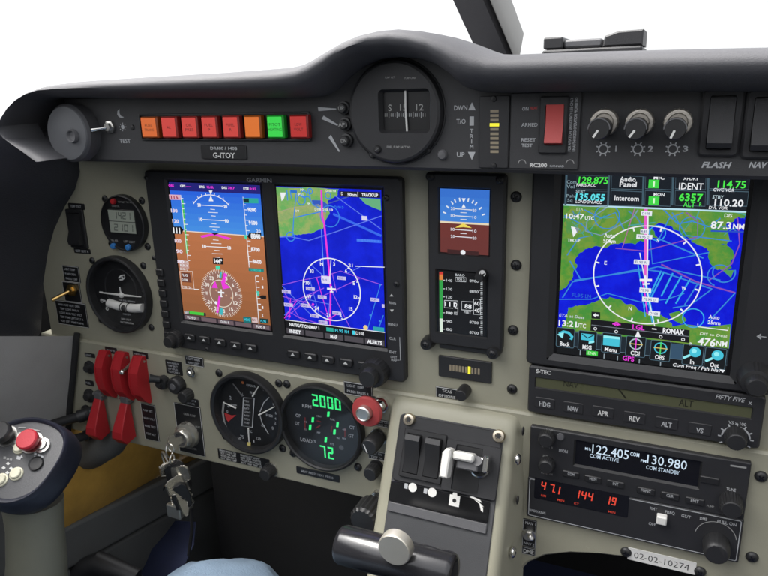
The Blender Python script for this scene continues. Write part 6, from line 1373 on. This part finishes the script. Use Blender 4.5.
# bolts on the right flank
for px, py in ((517, 459), (512, 552)):
    p = at_x(px, py, xr_ + .0035); b = MB(); b.ball(p + Vector((.0005, 0, 0)), (.0028, .0048, .0048), CHROME, 14); b.build('bolt', pd)
for px, py in ((523, 431), (517.5, 500)):
    p = at_x(px, py, xr_ + .0045); b = MB(); b.ball(p, (.001, .0035, .0036), BLK, 12); b.build('plug', pd)
# two rocker switches and the flap lever
for i, (cx, cy, lab) in enumerate(((60, 268, 'left of two tall black rocker switches on the pedestal'), (157, 288, 'right of two tall black rocker switches on the pedestal, beside the silver lever'))):
    x_, z_ = F(cx, cy); t = thing('pedestal_rocker', lab, 'switch', (x_, -.03, z_), 'pedestal rocker switches')
    rocker(t, x_, z_, .0092, .0195, -.0031, up=False)
    for ch in t.children: lean(ch)
x_, z_ = F(330, 340); t = thing('flap_lever', 'silver cranked flap lever standing out of the pedestal plate', 'lever', (x_, -.03, z_))
xa, za = F(225, 190); xb, zb = F(460, 470); b = MB(); b.holed(rrect(xa, xb, zB + .001, F(340, 215)[1], .002), [rrect(F(300, 0)[0], F(430, 0)[0], zB + .003, F(340, 235)[1], .001)], -.0044, -.0031, BLK2, .0006, .0010, .0004); b.flat([(F(300, 0)[0], zB + .003), (F(430, 0)[0], zB + .003), (F(430, 0)[0], F(340, 235)[1]), (F(300, 0)[0], F(340, 235)[1])], -.0033, FACE); lean(b.build('gate', t))
b = MB(); x0_, x1_ = F(283, 255)[0], F(408, 255)[0]
zt = F(340, 262)[1]
ya = -.023
b.prism(rrect(x0_, x1_ - .004, zt - .0058, zt + .0006, .002), ya, ya + .010, WPAINT, .0014, back=True)
lean(b.build('arm', t))
b = MB(); q0 = F(234, 300)[0]; q1 = F(274, 300)[0]; b.prism([(q0, F(240, 372)[1]), (q1 - .0008, F(240, 372)[1]), (q1, F(250, 260)[1]), (q1 - .0005, F(250, 236)[1]), (q0 + .0028, F(250, 232)[1]), (q0, F(250, 256)[1])], -.026, -.0145, WPAINT, .0011, back=True); lean(b.build('grip', t))
b = MB(); xk, zk = F(384, 335); b.lathe(xk, zk, [(.0052, -.0065), (.0066, -.0075), (.0078, -.007), (.0082, -.0044)], CHROME, 32, cap=False); b.tube([(xk, -.0044, zk), (xk, -.018, zk + .006)], .004, GREY, 14); lean(b.build('pivot', t))
b = MB(); b.prism(rrect(x0_ + .003, x1_ - .001, zt - .0125, zt - .0056, .001), -.019, -.012, GREY, .001, back=True); lean(b.build('lower_arm', t))
b = MB(); xk, zk = F(424, 315); b.prism(rrect(xk - .0022, xk + .0022, zk - .0065, zk + .0065, .002), -.017, -.008, CHROME, .001, back=True); lean(b.build('catch', t))

# ---- throttle: a fat cross handle on its lever
A0 = at3(344.5, 546, -.115); A1 = at3(452, 573, -.115); cc = (A0 + A1) / 2; rT = 19.0 * mmv(395, 550, -.115) * .9
t = thing('throttle_lever', 'dark grey cylindrical throttle handle with a round silver button on its front', 'throttle', (cc.x, cc.y, cc.z - .12))
b = MB(); L0 = A0.x - .004; L1 = A1.x + .002; v = []; fs = []; n = 40
pr = [(L0, .55), (L0, .80), (L0 + .0012, .92), (L0 + .004, 1), (L1 - .004, 1), (L1 - .0012, .92), (L1, .80), (L1, .55)]
for x, k in pr:
    for i in range(n): a = 2 * math.pi * i / n; v.append((x, cc.y + rT * k * math.cos(a), cc.z + rT * k * math.sin(a)))
for i in range(len(pr) - 1):
    for j in range(n): fs.append((i * n + j, i * n + (j + 1) % n, (i + 1) * n + (j + 1) % n, (i + 1) * n + j))
fs += [tuple(range(n)), tuple(range((len(pr) - 1) * n, len(pr) * n))]
b.add(v, fs, P('gloss_black_handle', (.014, .014, .016), .2, 0, bump=.04, mark=.15)); hd = b.build('handle', t, smooth=40)
k2 = at3(394.5, 549.5, cc.y - rT * .98); b = MB(); rb = 14.8 * mmv(394, 549, cc.y - rT)
b.lathe(k2.x, k2.z, [(0, k2.y - .0016), (rb * .93, k2.y - .0016), (rb * .98, k2.y - .0010), (rb, k2.y), (rb, k2.y + .006)], P('satin_nickel', (.56, .53, .46), .42, .75, bump=.12, mark=.25), 48); b.build('button', hd, smooth=14)
b = MB(); b.tube([(cc.x - .006, cc.y + .002, cc.z - rT * .6), (cc.x - .006, cc.y + .012, cc.z - .08), (cc.x - .006, cc.y + .05, cc.z - .24)], .0085, STEEL, 16); b.build('lever', t)

# ================================================================== CONTROL STICK
g0 = at3(30, 462, -.17); nG = Vector((.22, -.62, .76)).normalized()
def G(cx, cy, lift=0.0): return at_pl(cx / 3.27, 400 + cy / 3.27, g0 + nG * lift, nG)
st = thing('control_stick', 'control stick with a dark sloping button face on a grey green shaft', 'control stick', (g0.x, g0.y, g0.z - .2))
def smooth_loop(pts, it=2):
    for _ in range(it):
        q = []
        for i in range(len(pts)):
            a = pts[i]; c = pts[(i + 1) % len(pts)]; q += [a.lerp(c, .25), a.lerp(c, .75)]
        pts = q
    return pts
ro = [(-60, 90), (0, 82), (45, 62), (105, 52), (160, 62), (205, 84), (226, 118), (222, 160), (196, 215), (150, 280), (105, 322), (50, 346), (0, 350), (-60, 330)]
outer = smooth_loop([G(*p) for p in ro]); cG = sum(outer, Vector()) / len(outer)
def loop(k, d, sh=Vector((0, 0, 0))): return [cG + (p - cG) * k + nG * d + sh for p in outer]
b = MB(); v = []; fs = []; LPS = [loop(.86, .0), loop(.90, .0018), loop(.945, .0022), loop(.985, .0004), loop(1.0, -.003), loop(1.02, -.008), loop(1.04, -.016), loop(1.0, -.024), loop(.9, -.028), loop(.55, -.031)]
n = len(outer)
for lp in LPS: v += lp
for i in range(len(LPS) - 1):
    for k in range(n): fs.append((i * n + k, i * n + (k + 1) % n, (i + 1) * n + (k + 1) % n, (i + 1) * n + k))
fs.append(tuple(range((len(LPS) - 1) * n, len(LPS) * n))); b.add(v, fs, NAVY); gp = b.build('grip', st, smooth=50)
b = MB(); lp = loop(.872, -.0004); b.add(lp, [tuple(range(n))], STICKF); b.build('face_plate', gp)
def up_lathe(bm, c, prof, m, n=24):
    a = nG.orthogonal().normalized(); e = nG.cross(a); v = []; fs = []
    for r, h in prof:
        for i in range(n): t_ = 2 * math.pi * i / n; v.append(c + a * (r * math.cos(t_)) + e * (r * math.sin(t_)) + nG * h)
    for k in range(len(prof) - 1):
        for i in range(n): fs.append((k * n + i, k * n + (i + 1) % n, (k + 1) * n + (i + 1) % n, (k + 1) * n + i))
    fs.append(tuple((len(prof) - 1) * n + i for i in range(n))); bm.add(v, fs, m)
for cx, cy, r, h, m, nm in ((24, 106, .0082, .013, KNOB, 'trim_button'), (108, 128, .0082, .011, P('red_button', (.44, .02, .035), .42, bump=.15, mark=.3), 'red_button')):
    c = G(cx, cy + 14); b = MB(); up_lathe(b, c, [(r * 1.05, -.001), (r * 1.05, .002), (r * .7, .0022)], STEEL); b.build('nut', gp)
    b = MB(); up_lathe(b, c, [(r * .6, .001), (r * .66, h * .45), (r * .94, h * .5), (r, h * .6), (r, h * .9), (r * .88, h)], m); b.build(nm, gp)
for cx, cy, r in ((62, 132, .0062), (140, 150, .006)):
    c = G(cx, cy); b = MB(); up_lathe(b, c, [(r, -.001), (r, .0016), (r * .7, .0018), (r * .6, .0035), (r * .3, .004)], STEEL, 18); b.build('nut', gp)
for cx, cy, r in ((64, 157, .0040), (54, 242, .0043), (4, 262, .0043)):
    c = G(cx, cy); b = MB(); up_lathe(b, c, [(r * 1.25, -.0008), (r * 1.2, .0008), (r, .001), (r * .96, .0026), (r * .8, .0032)], CREAM, 20); b.build('button', gp)
c = G(118, 208); b = MB(); up_lathe(b, c, [(.0058, -.0006), (.0056, .0012), (.0046, .0004)], KNOB, 24); b.build('thumb_hole', gp)
def GS(b, pts, m, lift=.0002): b.add([G(x, y, lift) for x, y in pts], [tuple(range(len(pts)))], m)
b = MB()
for x, y in ((112, 172), (124, 176), (112, 182), (124, 187), (134, 181)): GS(b, [(x, y), (x + 8, y + 2), (x + 7, y + 8), (x - 1, y + 6)], PRINTG)
for x, y in ((12, 184), (22, 188), (32, 190)): GS(b, [(x, y), (x + 8, y + 1), (x + 7, y + 9), (x - 1, y + 8)], PRINTD)
for x, y in ((26, 208), (12, 222), (36, 224), (24, 238)): GS(b, [(x - 7, y), (x, y - 6), (x + 7, y), (x, y + 6)], PRINT)
GS(b, [(56, 182), (70, 186), (66, 196), (54, 193)], PRINTG); GS(b, [(70, 178), (76, 190), (66, 188)], PRINTG, .0003)
GS(b, [(96, 92), (130, 98), (129, 102), (95, 96)], PRINTD); GS(b, [(60, 88), (84, 88), (84, 92), (60, 92)], PRINTD); b.build('legend', gp)
sp = [at3(x, y, yy) for x, y, yy in ((33, 500, -.160), (35, 525, -.162), (37, 560, -.166), (36, 600, -.172), (34, 680, -.18), (32, 800, -.18))]
b = MB(); b.tube(sp, [.0228, .0215, .0228, .0248, .026, .026], STICKS, 28); b.build('shaft', st, smooth=60)

# ================================================================== PILOT (legs only: the knee and a sliver of the other leg show)
hip = Vector((-.02, -.62, -.52)); kn = at3(229, 592, -.085)
def leg_mesh():
    me = bpy.data.meshes.new('person')
    kneeR = kn + Vector((0, .0, -.014)); ankR = kneeR + Vector((-.02, .13, -.33)); toeR = ankR + Vector((0, .17, -.05))
    pel = Vector((.02, -.66, -.50)); hipR = pel + Vector((.09, .03, 0)); hipL = pel + Vector((-.09, .03, 0))
    kneeL = at3(-12, 610, -.13) + Vector((-.055, 0, -.05)); ankL = kneeL + Vector((-.0, .14, -.32)); toeL = ankL + Vector((0, .16, -.05))
    waist = pel + Vector((0, -.10, .16)); V = [pel, hipR, hipR.lerp(kneeR, .5), kneeR, kneeR.lerp(ankR, .35), ankR, toeR, hipL, hipL.lerp(kneeL, .5), kneeL, kneeL.lerp(ankL, .35), ankL, toeL, waist]
    Ed = [(0, 1), (1, 2), (2, 3), (3, 4), (4, 5), (5, 6), (0, 7), (7, 8), (8, 9), (9, 10), (10, 11), (11, 12), (0, 13)]
    rad = [0.115, .105, .092, .076, .066, .046, .036, .105, .088, .066, .062, .046, .036, .12]
    me.from_pydata([tuple(p) for p in V], Ed, []); o = bpy.data.objects.new('person', me); COL.objects.link(o)
    sk = o.modifiers.new('skin', 'SKIN'); sk.use_smooth_shade = True
    for i, r in enumerate(rad): me.skin_vertices[0].data[i].radius = (r, r); me.skin_vertices[0].data[i].use_root = (i == 0)
    ss = o.modifiers.new('sub', 'SUBSURF'); ss.levels = 4; ss.render_levels = 4
    tex = bpy.data.textures.new('folds', 'CLOUDS'); tex.noise_scale = .045; tex.noise_depth = 4
    dm = o.modifiers.new('folds', 'DISPLACE'); dm.texture = tex; dm.strength = .022; dm.mid_level = .5; dm.texture_coords = 'GLOBAL'
    me.materials.append(DENIM); return o
single(leg_mesh(), 'knee in light blue denim jeans below the panel, the seated pilot', 'person')
